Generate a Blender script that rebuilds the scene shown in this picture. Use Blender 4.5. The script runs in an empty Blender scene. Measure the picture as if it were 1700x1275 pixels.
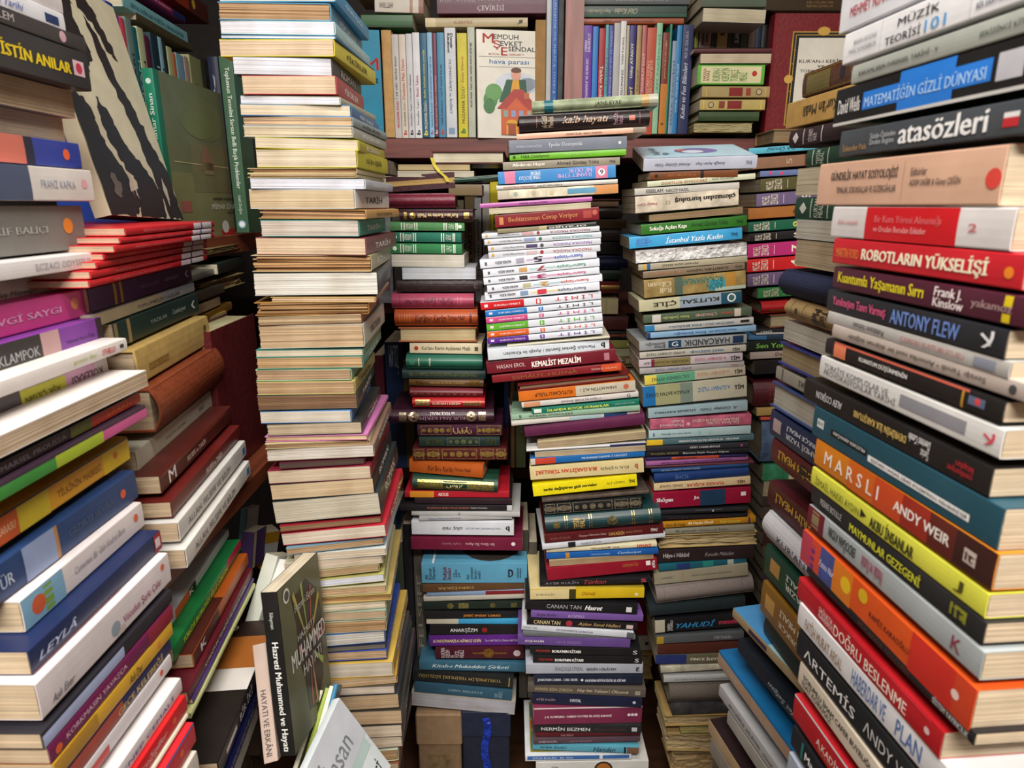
import bpy, math, random
from mathutils import Vector, Matrix
R = random.Random(7)
SC = bpy.context.scene
COL = SC.collection

# ------------------------------------------------------------------ camera
FPX = 1100.0
CX, CY, HOR = 850.0, 637.5, 340.0
PITCH = math.atan((CY - HOR) / FPX)
CAMZ = 1.25
cam_d = bpy.data.cameras.new('camera')
cam = bpy.data.objects.new('camera', cam_d)
COL.objects.link(cam)
cam.location = (0, 0, CAMZ)
cam.rotation_euler = (math.pi / 2 - PITCH, 0, 0)
cam_d.sensor_width = 36.0
cam_d.lens = 36.0 * FPX / 1700.0
cam_d.clip_start = 0.02
cam_d.dof.use_dof = True
cam_d.dof.focus_distance = 1.12
cam_d.dof.aperture_fstop = 9.0
SC.camera = cam

# ------------------------------------------------------------------ world, view
w = bpy.data.worlds.new('world')
SC.world = w
w.use_nodes = True
w.node_tree.nodes['Background'].inputs[0].default_value = (1.0, 0.97, 0.93, 1)
w.node_tree.nodes['Background'].inputs[1].default_value = 0.11
SC.view_settings.view_transform = 'Standard'
SC.view_settings.look = 'None'
SC.view_settings.gamma = 1
SC.view_settings.use_curve_mapping = False
SC.view_settings.exposure = 0.0

# ceiling lamps of the shop (area lights inside modelled panels)
def area(name, loc, size, power, col=(1, .95, .88), rot=(0, 0, 0)):
    d = bpy.data.lights.new(name, 'AREA')
    d.shape = 'RECTANGLE'
    d.size, d.size_y = size
    d.energy = power
    d.color = col
    o = bpy.data.objects.new(name, d)
    COL.objects.link(o)
    o.location = loc
    o.rotation_euler = rot
    return o
LAMPS = [((0.0, 0.22, CAMZ + 1.10), (0.9, 0.16), 18.0), ((0.0, -0.75, CAMZ + 1.10), (1.2, 0.3), 80.0)]
for i, (p, s, e) in enumerate(LAMPS):
    area('panel_light', p, s, e)

# ------------------------------------------------------------------ projection
cp, sp = math.cos(PITCH), math.sin(PITCH)
RT, FW, UP = Vector((1, 0, 0)), Vector((0, cp, -sp)), Vector((0, sp, cp))
CAM = Vector((0, 0, CAMZ))
def ray(px, py):
    return RT * ((px - CX) / FPX) + UP * ((CY - py) / FPX) + FW
def P(px, py, d):
    return CAM + ray(px, py) * d
def proj(p):
    q = p - CAM
    d = q.dot(FW)
    return CX + FPX * q.dot(RT) / d, CY - FPX * q.dot(UP) / d

# ------------------------------------------------------------------ materials
def lin(h):
    c = [int(h[i:i + 2], 16) / 255 for i in (0, 2, 4)]
    return tuple((x / 12.92 if x <= .04045 else ((x + .055) / 1.055) ** 2.4) for x in c) + (1,)
MC = {}
def _new(name):
    m = bpy.data.materials.new(name)
    m.use_nodes = True
    nt = m.node_tree
    return m, nt, nt.nodes['Principled BSDF']
def cover_mat(h, kind='paper'):
    k = (h, kind)
    if k in MC:
        return MC[k]
    m, nt, b = _new('%s_%s' % (kind, h))
    N, K = nt.nodes.new, nt.links.new
    tc = N('ShaderNodeTexCoord')
    no = N('ShaderNodeTexNoise')
    no.inputs['Scale'].default_value = {'paper': 28, 'cloth': 500, 'leather': 160, 'worn': 45, 'plastic': 70, 'ink': 300, 'metal': 90, 'wood': 12, 'card': 60, 'foil': 300}.get(kind, 40)
    no.inputs['Detail'].default_value = 5
    K(tc.outputs['Object'], no.inputs['Vector'])
    rp = N('ShaderNodeValToRGB')
    c = lin(h)
    a = {'ink': .06, 'worn': .45, 'paper': .10, 'plastic': .3, 'card': .14, 'foil': .5}.get(kind, .22)
    lo = tuple(x * (1 - a) for x in c[:3]) + (1,)
    hi = tuple(min(1, x * (1 + a * .5) + (.035 if kind == 'worn' else .004)) for x in c[:3]) + (1,)
    rp.color_ramp.elements[0].position = .3
    rp.color_ramp.elements[1].position = .7
    rp.color_ramp.elements[0].color = lo
    rp.color_ramp.elements[1].color = hi
    K(no.outputs['Fac'], rp.inputs['Fac'])
    K(rp.outputs['Color'], b.inputs['Base Color'])
    b.inputs['Roughness'].default_value = {'paper': .42, 'cloth': .85, 'leather': .42, 'worn': .6, 'plastic': .12, 'ink': .5, 'metal': .35, 'card': .8, 'foil': .3}.get(kind, .5)
    if kind in ('metal', 'foil'):
        b.inputs['Metallic'].default_value = .75
    if kind == 'paper':
        b.inputs['Coat Weight'].default_value = .12
        b.inputs['Coat Roughness'].default_value = .2
        b.inputs['Specular IOR Level'].default_value = .35
    bm = N('ShaderNodeBump')
    bm.inputs['Strength'].default_value = {'paper': .05, 'cloth': .35, 'leather': .5, 'worn': .5, 'plastic': 1., 'foil': .4}.get(kind, .1)
    bm.inputs['Distance'].default_value = {'plastic': .012}.get(kind, .001)
    K(no.outputs['Fac'], bm.inputs['Height'])
    K(bm.outputs['Normal'], b.inputs['Normal'])
    MC[k] = m
    return m
def page_mat(h):
    k = (h, 'pages')
    if k in MC:
        return MC[k]
    m, nt, b = _new('pages_' + h)
    N, K = nt.nodes.new, nt.links.new
    tc = N('ShaderNodeTexCoord')
    mp = N('ShaderNodeMapping')
    mp.inputs['Scale'].default_value = (5, 5, 900)
    K(tc.outputs['Object'], mp.inputs['Vector'])
    no = N('ShaderNodeTexNoise')
    no.inputs['Scale'].default_value = 1.0
    no.inputs['Detail'].default_value = 4
    K(mp.outputs[0], no.inputs['Vector'])
    no2 = N('ShaderNodeTexNoise')
    no2.inputs['Scale'].default_value = 22
    K(tc.outputs['Object'], no2.inputs['Vector'])
    c = lin(h)[:3]
    g_ = sum(c) / 3
    c = tuple((x * .82 + g_ * .18) * .82 for x in c)
    rp = N('ShaderNodeValToRGB')
    rp.color_ramp.elements[0].position = .32
    rp.color_ramp.elements[1].position = .62
    rp.color_ramp.elements[0].color = tuple(x * .78 for x in c[:3]) + (1,)
    rp.color_ramp.elements[1].color = tuple(min(1, x * 1.06) for x in c[:3]) + (1,)
    K(no.outputs['Fac'], rp.inputs['Fac'])
    mx = N('ShaderNodeMixRGB')
    mx.blend_type = 'MULTIPLY'
    mx.inputs['Fac'].default_value = 1
    r2 = N('ShaderNodeValToRGB')
    r2.color_ramp.elements[0].color = (.8, .76, .7, 1)
    r2.color_ramp.elements[0].position = .3
    r2.color_ramp.elements[1].position = .6
    K(no2.outputs['Fac'], r2.inputs['Fac'])
    K(rp.outputs['Color'], mx.inputs[1])
    K(r2.outputs['Color'], mx.inputs[2])
    K(mx.outputs[0], b.inputs['Base Color'])
    b.inputs['Roughness'].default_value = .85
    bm = N('ShaderNodeBump')
    bm.inputs['Strength'].default_value = .5
    bm.inputs['Distance'].default_value = .0008
    K(no.outputs['Fac'], bm.inputs['Height'])
    K(bm.outputs['Normal'], b.inputs['Normal'])
    MC[k] = m
    return m
def wood_mat(h, name='wood', sc=(3, 40, 40)):
    k = (h, name, sc)
    if k in MC:
        return MC[k]
    m, nt, b = _new(name + '_' + h)
    N, K = nt.nodes.new, nt.links.new
    tc = N('ShaderNodeTexCoord')
    mp = N('ShaderNodeMapping')
    mp.inputs['Scale'].default_value = sc
    K(tc.outputs['Object'], mp.inputs['Vector'])
    no = N('ShaderNodeTexNoise')
    no.inputs['Scale'].default_value = 1.5
    no.inputs['Detail'].default_value = 6
    no.inputs['Distortion'].default_value = .6
    K(mp.outputs[0], no.inputs['Vector'])
    c = lin(h)
    rp = N('ShaderNodeValToRGB')
    rp.color_ramp.elements[0].position = .3
    rp.color_ramp.elements[1].position = .7
    rp.color_ramp.elements[0].color = tuple(x * .6 for x in c[:3]) + (1,)
    rp.color_ramp.elements[1].color = tuple(min(1, x * 1.2) for x in c[:3]) + (1,)
    K(no.outputs['Fac'], rp.inputs['Fac'])
    K(rp.outputs['Color'], b.inputs['Base Color'])
    b.inputs['Roughness'].default_value = .45
    MC[k] = m
    return m

# ------------------------------------------------------------------ mesh collector
class MB:
    def __init__(s):
        s.v, s.f, s.mi, s.mats = [], [], [], []
    def slot(s, m):
        if m not in s.mats:
            s.mats.append(m)
        return s.mats.index(m)
    def add(s, vs, fs, m):
        o = len(s.v)
        s.v += [tuple(x) for x in vs]
        i = s.slot(m)
        for f in fs:
            s.f.append([a + o for a in f])
            s.mi.append(i)
    def box(s, a, b, m):
        (x0, y0, z0), (x1, y1, z1) = a, b
        s.add([(x0, y0, z0), (x1, y0, z0), (x1, y1, z0), (x0, y1, z0), (x0, y0, z1), (x1, y0, z1), (x1, y1, z1), (x0, y1, z1)],
              [(3, 2, 1, 0), (4, 5, 6, 7), (0, 1, 5, 4), (1, 2, 6, 5), (2, 3, 7, 6), (3, 0, 4, 7)], m)
    def mesh(s, name):
        me = bpy.data.meshes.new(name)
        me.from_pydata(s.v, [], s.f)
        for m in s.mats:
            me.materials.append(m)
        me.polygons.foreach_set('material_index', s.mi)
        me.update()
        return me
def link(name, me, parent=None, mat=None, smooth=False):
    o = bpy.data.objects.new(name, me)
    COL.objects.link(o)
    if parent:
        o.parent = parent
    if mat:
        me.materials.append(mat)
    if smooth:
        for p in me.polygons:
            p.use_smooth = True
    return o
def structure(o):
    o['kind'] = 'structure'
    return o

# ------------------------------------------------------------------ lettering
TXC = {}
def text_geo(s, bold=1, ital=0):
    k = (s, bold, ital)
    if k in TXC:
        return TXC[k]
    cu = bpy.data.curves.new('lettering', 'FONT')
    cu.body = s
    cu.resolution_u = 2
    cu.shear = .35 if ital else 0
    cu.space_line = .8
    o = bpy.data.objects.new('lettering', cu)
    COL.objects.link(o)
    dg = bpy.context.evaluated_depsgraph_get()
    me = bpy.data.meshes.new_from_object(o.evaluated_get(dg))
    v0 = [(v.co.x, v.co.y) for v in me.vertices]
    f0 = [list(p.vertices) for p in me.polygons]
    vs, fs = [], []
    for sh in ((0,), (-.011, .011), (-.026, 0, .026), (-.045, -.015, .015, .045), (-.06, -.03, 0, .03, .06))[bold]:
        fs += [[i + len(vs) for i in f] for f in f0]
        vs += [(x + sh, y + (sh * .35)) for x, y in v0]
    bpy.data.objects.remove(o)
    bpy.data.curves.remove(cu)
    bpy.data.meshes.remove(me)
    if vs:
        x0, x1 = min(v[0] for v in vs), max(v[0] for v in vs)
        y0, y1 = min(v[1] for v in vs), max(v[1] for v in vs)
        dx, dy = max(1e-6, x1 - x0), max(1e-6, y1 - y0)
        vs = [((x - x0) / dx - .5, (y - y0) / dy - .5) for x, y in vs]
    TXC[k] = (vs, fs)
    return TXC[k]

# decor records -------------------------------------------------------------
def t(s, u0, u1, c='f4f2ea', v=0., h=.5, r=0, b=1, i=0):
    """lettering s filling u0..u1 along the spine; v -1..1 across, h height as share of thickness; r quarter turns"""
    return ('t', s, u0, u1, c, v, h, r, b, i)
def q(u0, u1, c, v0=-1., v1=1., k='paper'):
    return ('q', u0, u1, c, v0, v1, k)
def o(u, c, v=0., r=.5, k='paper'):
    return ('o', u, c, v, r, k)

class Book:
    pass
EPS = .00025
def spine_y(v, b):
    return -b * max(0, 1 - v * v)
def build_book(M, L, W, T, col, decor=(), kind='soft', pages='e8dcc0', mat='paper', back=None, rough=0., front=None, name='book', tck=None):
    """M: matrix with x along the spine, y into the book, z across the thickness; origin at the centre of the spine."""
    hard = kind != 'soft'
    if name == 'book':
        name = 'hardback' if hard else 'paperback'
    root = bpy.data.objects.new(name, None)
    COL.objects.link(root)
    root.empty_display_size = .02
    tc = .0022 if hard else .0007
    tc = tck or min(tc, T * .2)
    over = .003 if hard else .0
    bulge = {'soft': .0004, 'hard': .0012, 'round': min(.008, T * .28)}[kind]
    m = cover_mat(col, mat)
    cb = MB()
    # cover: C section swept along x
    n = 8 if kind == 'round' else 4
    H2 = T / 2
    out = [(W, H2), (W * .5, H2), (.004, H2)]
    ed = .0012 if kind == 'soft' else .002
    out += [(.0, H2 - ed * .25)]
    for k in range(n + 1):
        v = 1 - 2 * k / n
        out.append((spine_y(v, bulge) - .0003, v * (H2 - ed)))
    out += [(.0, -H2 + ed * .25), (.004, -H2), (W * .5, -H2), (W, -H2)]
    inn = []
    for (y, z) in out:
        zz = max(-H2 + tc, min(H2 - tc, z))
        inn.append((y + tc if y < .0041 else y, zz))
    X = [-L / 2, -L / 2 + L * .25, 0, L * .25, L / 2]
    na = len(out)
    vs, fs = [], []
    for x in X:
        vs += [(x, y, z) for y, z in out] + [(x, y, z) for y, z in inn]
    for i in range(len(X) - 1):
        A, B = i * 2 * na, (i + 1) * 2 * na
        for k in range(na - 1):
            fs.append((A + k, B + k, B + k + 1, A + k + 1))
            fs.append((A + na + k + 1, B + na + k + 1, B + na + k, A + na + k))
        fs.append((A + na, B + na, B, A))
        fs.append((A + na - 1, B + na - 1, B + 2 * na - 1, A + 2 * na - 1))
    for (A, fl) in ((0, 1), ((len(X) - 1) * 2 * na, 0)):
        for k in range(na - 1):
            g = (A + k, A + k + 1, A + na + k + 1, A + na + k)
            fs.append(g if not fl else g[::-1])
    cb.add(vs, fs, m)
    if back:      # other colour of the boards
        i = cb.slot(cover_mat(back, mat))
    TB = []
    for d in decor:
        if d[0] == 'q':
            _, u0, u1, c, v0, v1, k = d
            nn = 4
            pts = []
            e = EPS
            for j in range(nn + 1):
                v = v0 + (v1 - v0) * j / nn
                for u in (u0, u1):
                    pts.append(((u - .5) * L, spine_y(v, bulge) - .0003 - e, v * (H2 - ed * .3)))
            cb.add(pts, [(2 * j, 2 * j + 1, 2 * j + 3, 2 * j + 2) for j in range(nn)], cover_mat(c, k))
        elif d[0] == 'o':
            _, u, c, v, r, k = d
            rr = r * H2
            pts = [((u - .5) * L, spine_y(v, bulge) - .0003 - EPS * 1.5, v * H2)]
            for j in range(16):
                a = j * math.pi / 8
                zz = v * H2 + rr * math.sin(a)
                pts.append(((u - .5) * L + rr * math.cos(a), spine_y(zz / H2, bulge) - .0003 - EPS * 1.5, zz))
            cb.add(pts, [(0, 1 + j, 1 + (j + 1) % 16) for j in range(16)], cover_mat(c, k))
        elif d[0] == 't':
            _, s, u0, u1, c, v, h, r, bo, it = d
            vs, fs = text_geo(s, bo, it)
            if not vs:
                continue
            wx, hz = (u1 - u0) * L, h * T
            cx, cz = ((u0 + u1) / 2 - .5) * L, v * H2
            pts = []
            for (a, b2) in vs:
                if r == 0:
                    x, z = a * wx, b2 * hz
                elif r == 2:
                    x, z = -a * wx, -b2 * hz
                elif r == 1:
                    x, z = -b2 * wx, a * hz
                else:
                    x, z = b2 * wx, -a * hz
                z += cz
                pts.append((x + cx, spine_y(z / H2, bulge) - .0003 - EPS * 2.2, z))
            tb = MB()
            tb.add(pts, fs, cover_mat(c, 'ink'))
            TB.append(tb)
    if front:     # art on the front cover (z = +T/2): u across from spine, v up from the foot (x runs down)
        for d in front:
            z = H2 + EPS * (1 + d[-1])
            if d[0] == 'rect':
                _, u0, v0, u1, v1, c, lay = d
                cb.add([((.5 - b2) * L, a * W, z) for a, b2 in ((u0, v0), (u1, v0), (u1, v1), (u0, v1))], [(0, 1, 2, 3)], cover_mat(c))
            elif d[0] == 'poly':
                _, pl, c, lay = d
                cb.add([((.5 - b2) * L, a * W, z) for a, b2 in pl], [tuple(range(len(pl)))], cover_mat(c))
            elif d[0] == 'ell':
                _, u, v, ru, rv, c, lay = d
                cb.add([((.5 - v - rv * math.sin(j * math.pi / 10)) * L, (u + ru * math.cos(j * math.pi / 10)) * W, z) for j in range(20)], [tuple(range(20))], cover_mat(c))
            elif d[0] == 'txt':
                _, s, u0, v0, u1, v1, c, rot, lay = d
                vs, fs = text_geo(s, 1, 0)
                pts = []
                for (a, b2) in vs:
                    if rot:
                        a, b2 = b2 * -1 if rot == 1 else b2, a if rot == 1 else -a
                    pts.append(((.5 - ((v0 + v1) / 2 + b2 * (v1 - v0))) * L, ((u0 + u1) / 2 + a * (u1 - u0)) * W, z))
                tb = MB()
                tb.add(pts, fs, cover_mat(c, 'ink'))
                TB.append(tb)
    co = link('cover', cb.mesh('cover'), root)
    # page block in thin sections
    pb = MB()
    pm = page_mat(pages)
    zt = H2 - tc * 1.02
    K = max(2, min(16, int(2 * zt / .0016)))
    j1 = .00025 + rough * .003
    seg = 10 if rough else 1
    y0 = tc * 1.1 + .0003
    y1 = W - over
    x1 = L / 2 - over
    for k in range(K):
        za, zb = -zt + 2 * zt * k / K, -zt + 2 * zt * (k + 1) / K
        ys, xs0, xs1 = y1 - R.random() * j1, -x1 + R.random() * j1, x1 - R.random() * j1
        if seg == 1:
            pb.box((xs0, y0, za), (xs1, ys, zb), pm)
        else:
            ph = [ys - R.random() * j1 * 1.5 for _ in range(seg + 1)]
            lo, fs = [], []
            for j in range(seg + 1):
                x = xs0 + (xs1 - xs0) * j / seg
                dz = (R.random() - .5) * rough * .0012 if 0 < k < K - 1 else 0
                lo += [(x, y0, za), (x, ph[j], za + dz), (x, ph[j], zb + dz), (x, y0, zb)]
            for j in range(seg):
                a, b2 = 4 * j, 4 * j + 4
                fs += [(a + 1, b2 + 1, b2 + 2, a + 2), (a, b2, b2 + 1, a + 1), (a + 2, b2 + 2, b2 + 3, a + 3), (a + 3, b2 + 3, b2, a)]
            fs += [(0, 1, 2, 3), (4 * seg + 3, 4 * seg + 2, 4 * seg + 1, 4 * seg)]
            # ragged short ends as well
            lo = [(x + (R.random() - .5) * j1 * (1 if (i < 4 or i >= 4 * seg) else 0), y, z) for i, (x, y, z) in enumerate(lo)]
            pb.add(lo, fs, pm)
    link('page_block', pb.mesh('page_block'), root)
    for tb in TB:
        link('lettering', tb.mesh('lettering'), root)
    root.matrix_world = M
    return root

def frame(ex, into, pos):
    ex = ex.normalized()
    into = (into - ex * into.dot(ex)).normalized()
    ez = ex.cross(into)
    M = Matrix((ex, into, ez)).transposed().to_4x4()
    M.translation = pos
    return M

# ------------------------------------------------------------------ stacks
NAMED = [('black', '1c1b1d'), ('black', '0e0e10'), ('charcoal', '35363a'), ('dark grey', '55565a'), ('grey', '8a8b8d'), ('light grey', 'bdbec0'), ('white', 'ececee'), ('white', 'ffffff'),
         ('cream', 'e6dcc0'), ('cream', 'f0e6cc'), ('tan', 'c09a64'), ('beige', 'cfb898'), ('taupe', '8a7d70'), ('brown', '6b4226'), ('dark brown', '33201a'), ('maroon', '5c1522'), ('burgundy', '7a1c30'), ('plum', '5a2550'),
         ('red', 'c01822'), ('red', 'd8282c'), ('crimson', 'a8102c'), ('rose', 'b05068'), ('pink', 'd83a8a'), ('orange', 'e0681c'), ('rust', 'a8481c'), ('peach', 'e0b49a'), ('yellow', 'f0dc20'), ('mustard', 'c89820'), ('lime green', '7ab824'), ('green', '2c7a34'), ('pale green', 'a8c8a4'), ('dark green', '1e3c30'), ('sage green', '8c9a78'), ('olive', '5c5a30'),
         ('teal', '1c6a68'), ('dark teal', '1c4454'), ('light blue', '88c4e0'), ('blue', '1c6cc0'), ('blue', '2848a0'), ('navy', '14244c'), ('slate', '3c4650'), ('slate blue', '3c6078'), ('purple', '5c2c8c'), ('lilac', '9a78b0'), ('mauve', '9a6a70')]
def cname(h):
    a = [int(h[i:i + 2], 16) for i in (0, 2, 4)]
    best = None
    for n, hh in NAMED:
        b = [int(hh[i:i + 2], 16) for i in (0, 2, 4)]
        d = sum((x - y) ** 2 for x, y in zip(a, b))
        if best is None or d < best[0]:
            best = (d, n)
    return best[1]
def ordin(n):
    return '%d%s' % (n, 'th' if 10 <= n % 100 <= 20 else {1: 'st', 2: 'nd', 3: 'rd'}.get(n % 10, 'th'))
def pyz(d, z):
    """picture row of height z at depth d"""
    return CY - FPX * ((z - CAMZ) / d - FW.z) / UP.z
class Stack:
    def __init__(s, phrase, px, py, d, vp=None, flat=0, group=None, mode='S', ref='l', jit=1.5, pages=None, kind='soft', dy=0, dfix=None, nm=None):
        s.dfix = dfix
        s.nm = nm
        s.phrase, s.vp, s.mode, s.ref, s.jit, s.dy = phrase, vp, mode, ref, jit, dy
        s.A = P(px, py, d)
        if vp is None:
            s.u = Vector((1, 0, 0))
        else:
            r = ray(vp, HOR)
            r.z = 0
            s.u = r.normalized()
            if px > vp:
                s.u = -s.u
        s.n = Vector((s.u.y, -s.u.x, 0))      # towards the viewer
        s.rows = []
        s.prev = None
        s.group = group or 'books of the ' + phrase
        s.pages = pages or 'e4d6b8'
        s.kind = kind
    def hit(s, px, py, off=0):
        r = ray(px, py)
        k = (s.A + s.n * off - CAM).dot(s.n) / r.dot(s.n)
        return CAM + r * k
    def b(s, xl, xr, yt, yb, col, *dec, dy=None, m=None, k=None, pg=None, mat='paper', rz=None, off=0., W=None, rough=0., tilt=0., tck=None, lab=None, front=None, cat=None):
        """xl, xr pixel ends of the visible face (|value| < 2: a length in metres), yt, yb its top and bottom at the left end (right end for a negative xl)"""
        m = m or s.mode
        if yt is None:
            yt = s.prev
        s.prev = yb
        if dy is None:
            dy = s.dy
        refx = xl if (xl > 2 and not (s.ref == 'r' and xr > 2)) else xr
        if s.dfix:
            off += (P(refx, (yt + yb) / 2, s.dfix) - s.A).dot(s.n)
        a = s.hit(refx, (yt + yb) / 2, off)
        zt, zb = s.hit(refx, yt, off).z, s.hit(refx, yb, off).z
        T = max(.003, zt - zb)
        if xl > 2 and xr > 2 and s.ref == 'r':
            e = a
            lo, hi = 0., 1.2
            for _ in range(40):
                mid = (lo + hi) / 2
                if proj(e - s.u * mid)[0] > xl:
                    lo = mid
                else:
                    hi = mid
            a = e - s.u * lo
            if dy:
                a.z += dy * (e - CAM).dot(FW) / FPX
        elif xl > 2 and xr > 2:
            # right end: on the plane at pixel column xr
            e = s.hit(xr, (yt + yb) / 2 + dy, off) if s.vp is None else None
            if e is None:
                # horizontal along u: solve for column
                lo, hi = 0., 1.5
                for _ in range(40):
                    mid = (lo + hi) / 2
                    if proj(a + s.u * mid)[0] < xr:
                        lo = mid
                    else:
                        hi = mid
                e = a + s.u * lo
                if dy:
                    e.z -= dy * (e - CAM).dot(FW) / FPX
        elif xl <= 2:
            L = -xl
            e = a
            a = e - s.u * L
            if dy:
                a.z += dy * (e - CAM).dot(FW) / FPX
        else:
            e = a + s.u * xr
            if dy:
                e.z -= dy * (a - CAM).dot(FW) / FPX
        V = e - a
        L = V.length
        ex = V.normalized()
        c = (a + e) / 2
        into = -s.n
        roll = math.asin(max(-1, min(1, ex.z)))
        T *= math.cos(roll) * .97
        if rz is None:
            rz = R.uniform(-s.jit, s.jit)
        rot = Matrix.Rotation(math.radians(rz), 3, 'Z')
        ex = rot @ ex
        into = rot @ into
        into = (into - ex * into.dot(ex)).normalized()
        if tilt:
            into = (Matrix.Rotation(math.radians(tilt), 3, ex) @ into).normalized()
        if m == 'S':
            Wd = W or min(.16, max(.10, L * .66))
            M = frame(ex, into, c)
            Lb = L
        elif m == 'F':
            Wd = W or min(.16, max(.10, L * .66))
            M = frame(-ex, -into, c + into * Wd)
            Lb = L
        else:
            Lb = W or min(.24, L * 1.42)
            Wd = L
            if m == 'HR':
                M = frame(into, -ex, c + ex * (L / 2) + into * (Lb / 2))
            else:
                M = frame(-into, ex, c - ex * (L / 2) + into * (Lb / 2))
        root = build_book(M, Lb, Wd, T, col, dec, k or s.kind, pg or s.pages, mat, rough=rough, front=front, tck=tck)
        s.rows.append((root, col, m, T, [d for d in dec if d[0] == 't'], k or s.kind, pg or s.pages, rough, lab, cat))
        return root
    def finish(s):
        n = len(s.rows)
        for i, (root, col, m, T, tx, k, pg, rough, lab, cat) in enumerate(s.rows):
            if s.nm and k == 'soft' and not cat:
                cat = s.nm
            root['category'] = cat or ('hardback book' if k != 'soft' else 'paperback book')
            if cat:
                root.name = cat.replace(' ', '_')
            root['group'] = s.group
            c = cname(col)
            size = 'thick ' if T > .032 else ('slim ' if T < .013 else '')
            if m == 'S':
                d = size + c + (' paperback' if k == 'soft' else ' hardback')
                if tx:
                    tcn = cname(tx[0][4])
                    d += ' with %s lettering' % (tcn if tcn != c else 'faint')
            else:
                d = size + 'book showing %s %s' % (cname(pg), 'ragged pages' if rough else 'pages')
            if lab:
                d = lab
            else:
                def nb(j):
                    r = s.rows[j]
                    return cname(r[1]) if r[2] == 'S' else cname(r[6]) + '-paged'
                up = nb(i - 1) if i > 0 else None
                dn = nb(i + 1) if i < n - 1 else None
                extra = ''
                if up and dn:
                    extra = ' between %s and %s ones' % (up, dn)
                elif dn:
                    extra = ' topmost above a %s one' % dn
                elif up:
                    extra = ' lowest under a %s one' % up
                tail = ', %s down the %s' % (ordin(i + 1), s.phrase)
                for full in (d + extra + tail, d.replace('slim ', '') + extra + tail, d + tail, size + c + ' book' + tail):
                    if len(full.split()) <= 16:
                        break
                d = full
            root['label'] = d

def face_book(bl, dbl, br, dbr, tl, dtl, T, col, front=(), decor=(), kind='soft', label='', pages='e4d6b8', group=None, mat='paper', spine='left'):
    a, b, c = P(*bl, dbl), P(*br, dbr), P(*tl, dtl)
    right = b - a
    up = c - a
    Wd, H = right.length, up.length
    right.normalize()
    up = (up - right * up.dot(right)).normalized()
    n = right.cross(up)
    pos = a + up * (H / 2) - n * (T / 2)
    M = frame(-up, right, pos)
    r = build_book(M, H, Wd, T, col, decor, kind, pages, mat, front=front)
    r['label'] = label
    r['category'] = 'booklet' if T < .013 else ('hardback book' if kind != 'soft' else 'paperback book')
    if T < .013:
        r.name = 'booklet'
    if group:
        r['group'] = group
    return r

class Row:
    """upright books, spines to the viewer"""
    def __init__(s, phrase, py, px, d, group=None, nm=None):
        s.nm = nm
        s.A = P(px, py, d)
        s.phrase = phrase
        s.rows = []
        s.group = group or 'upright books in the ' + phrase
    def hit(s, px, py, off=0.):
        r = ray(px, py)
        k = (s.A.y - off - CAM.y) / r.y
        return CAM + r * k
    def b(s, x0, x1, yt, yb, col, *dec, down=0, k='soft', W=.13, lean=0., off=0., pg='e4d6b8', mat='paper', lab=None):
        """x0, x1 columns at the top; yt, yb rows"""
        a, e = s.hit(x0, yt, off), s.hit(x1, yt, off)
        z0, z1 = s.hit(x0, yb, off).z, a.z
        T = (e.x - a.x) * .97
        H = z1 - z0
        ex = Vector((math.sin(math.radians(lean)), 0, math.cos(math.radians(lean))))
        c = Vector(((a.x + e.x) / 2, a.y, (z0 + z1) / 2))
        if down:
            ex = -ex
        root = build_book(frame(ex, Vector((0, 1, 0)), c), H, W, T, col, dec, k, pg, mat)
        s.rows.append((root, col, T, [d for d in dec if d[0] == 't'], k, lab))
        return root
    def finish(s):
        n = len(s.rows)
        for i, (root, col, T, tx, k, lab) in enumerate(s.rows):
            c = cname(col)
            d = ('slim ' if T < .013 else '') + 'upright ' + c + (' paperback' if k == 'soft' else ' hardback')
            if tx:
                tcn = cname(tx[0][4])
                d += ' with %s lettering' % (tcn if tcn != c else 'faint')
            l = s.rows[i - 1][1] if i else None
            r = s.rows[i + 1][1] if i < n - 1 else None
            if l and r:
                e = ' between %s and %s ones' % (cname(l), cname(r))
            else:
                e = ' beside a %s one' % cname(l or r) if (l or r) else ''
            full = d + e + ', %s along the %s' % (ordin(i + 1), s.phrase)
            if len(full.split()) > 16:
                full = d.replace('upright ', '').replace('slim ', '') + ', %s along the %s' % (ordin(i + 1), s.phrase)
            root['label'] = lab or full
            root['category'] = 'hardback book' if k != 'soft' else (s.nm or 'paperback book')
            if s.nm and k == 'soft':
                root.name = s.nm
            root['group'] = s.group

W_, K_ = 'f0f0f2', '1d1c20'
# ------------------------------------------------------------------ near stack at the right edge
s = J = Stack('near stack by the right edge', 1354, 728, .60, vp=750, jit=.6, pages='e8d2b0', group='spine-out books of the near stack beside the right edge')
b = s.b
b(1399, 0.187, -52, 57, 'e9ecf2', t('MEHMET NİHAT', .08, .36, 'c03048', v=-.42, h=.2), t('ANSİKLOPEDİSİ', .42, .9, 'a8b8cc', v=-.2, h=.3))
b(1401, 0.187, 58, 109, 'f2f3f6', t('MÜZİK', .37, .6, '26262a', v=.42, h=.3), t('TEORİSİ', .3, .51, '26262a', v=-.45, h=.3), t('101', .53, .64, '5aa8e0', v=-.45, h=.3), t('BRIAN BOONE', .08, .24, '8a8a92', v=.2, h=.14, b=0), t('MARC SCHONBRUN', .05, .24, '8a8a92', v=-.3, h=.14, b=0), q(.265, .27, 'd8d8dc'), q(.75, .755, 'd8d8dc'),
  t('BUNLARI', .8, .97, '58a0d8', v=.4, h=.22), t('BİR SAATTE ÖĞRENİN', .78, .99, '404060', v=-.4, h=.2))
b(1415, 0.178, 110, 141, 'aab0a8', t('RAKAMLARIN EVRENSEL TARİHİ - V', .06, .56, '4c4e4a', h=.3), t('SEKİZİNCİ KİTAP', .76, .98, '4c4e4a', h=.3))
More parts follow.
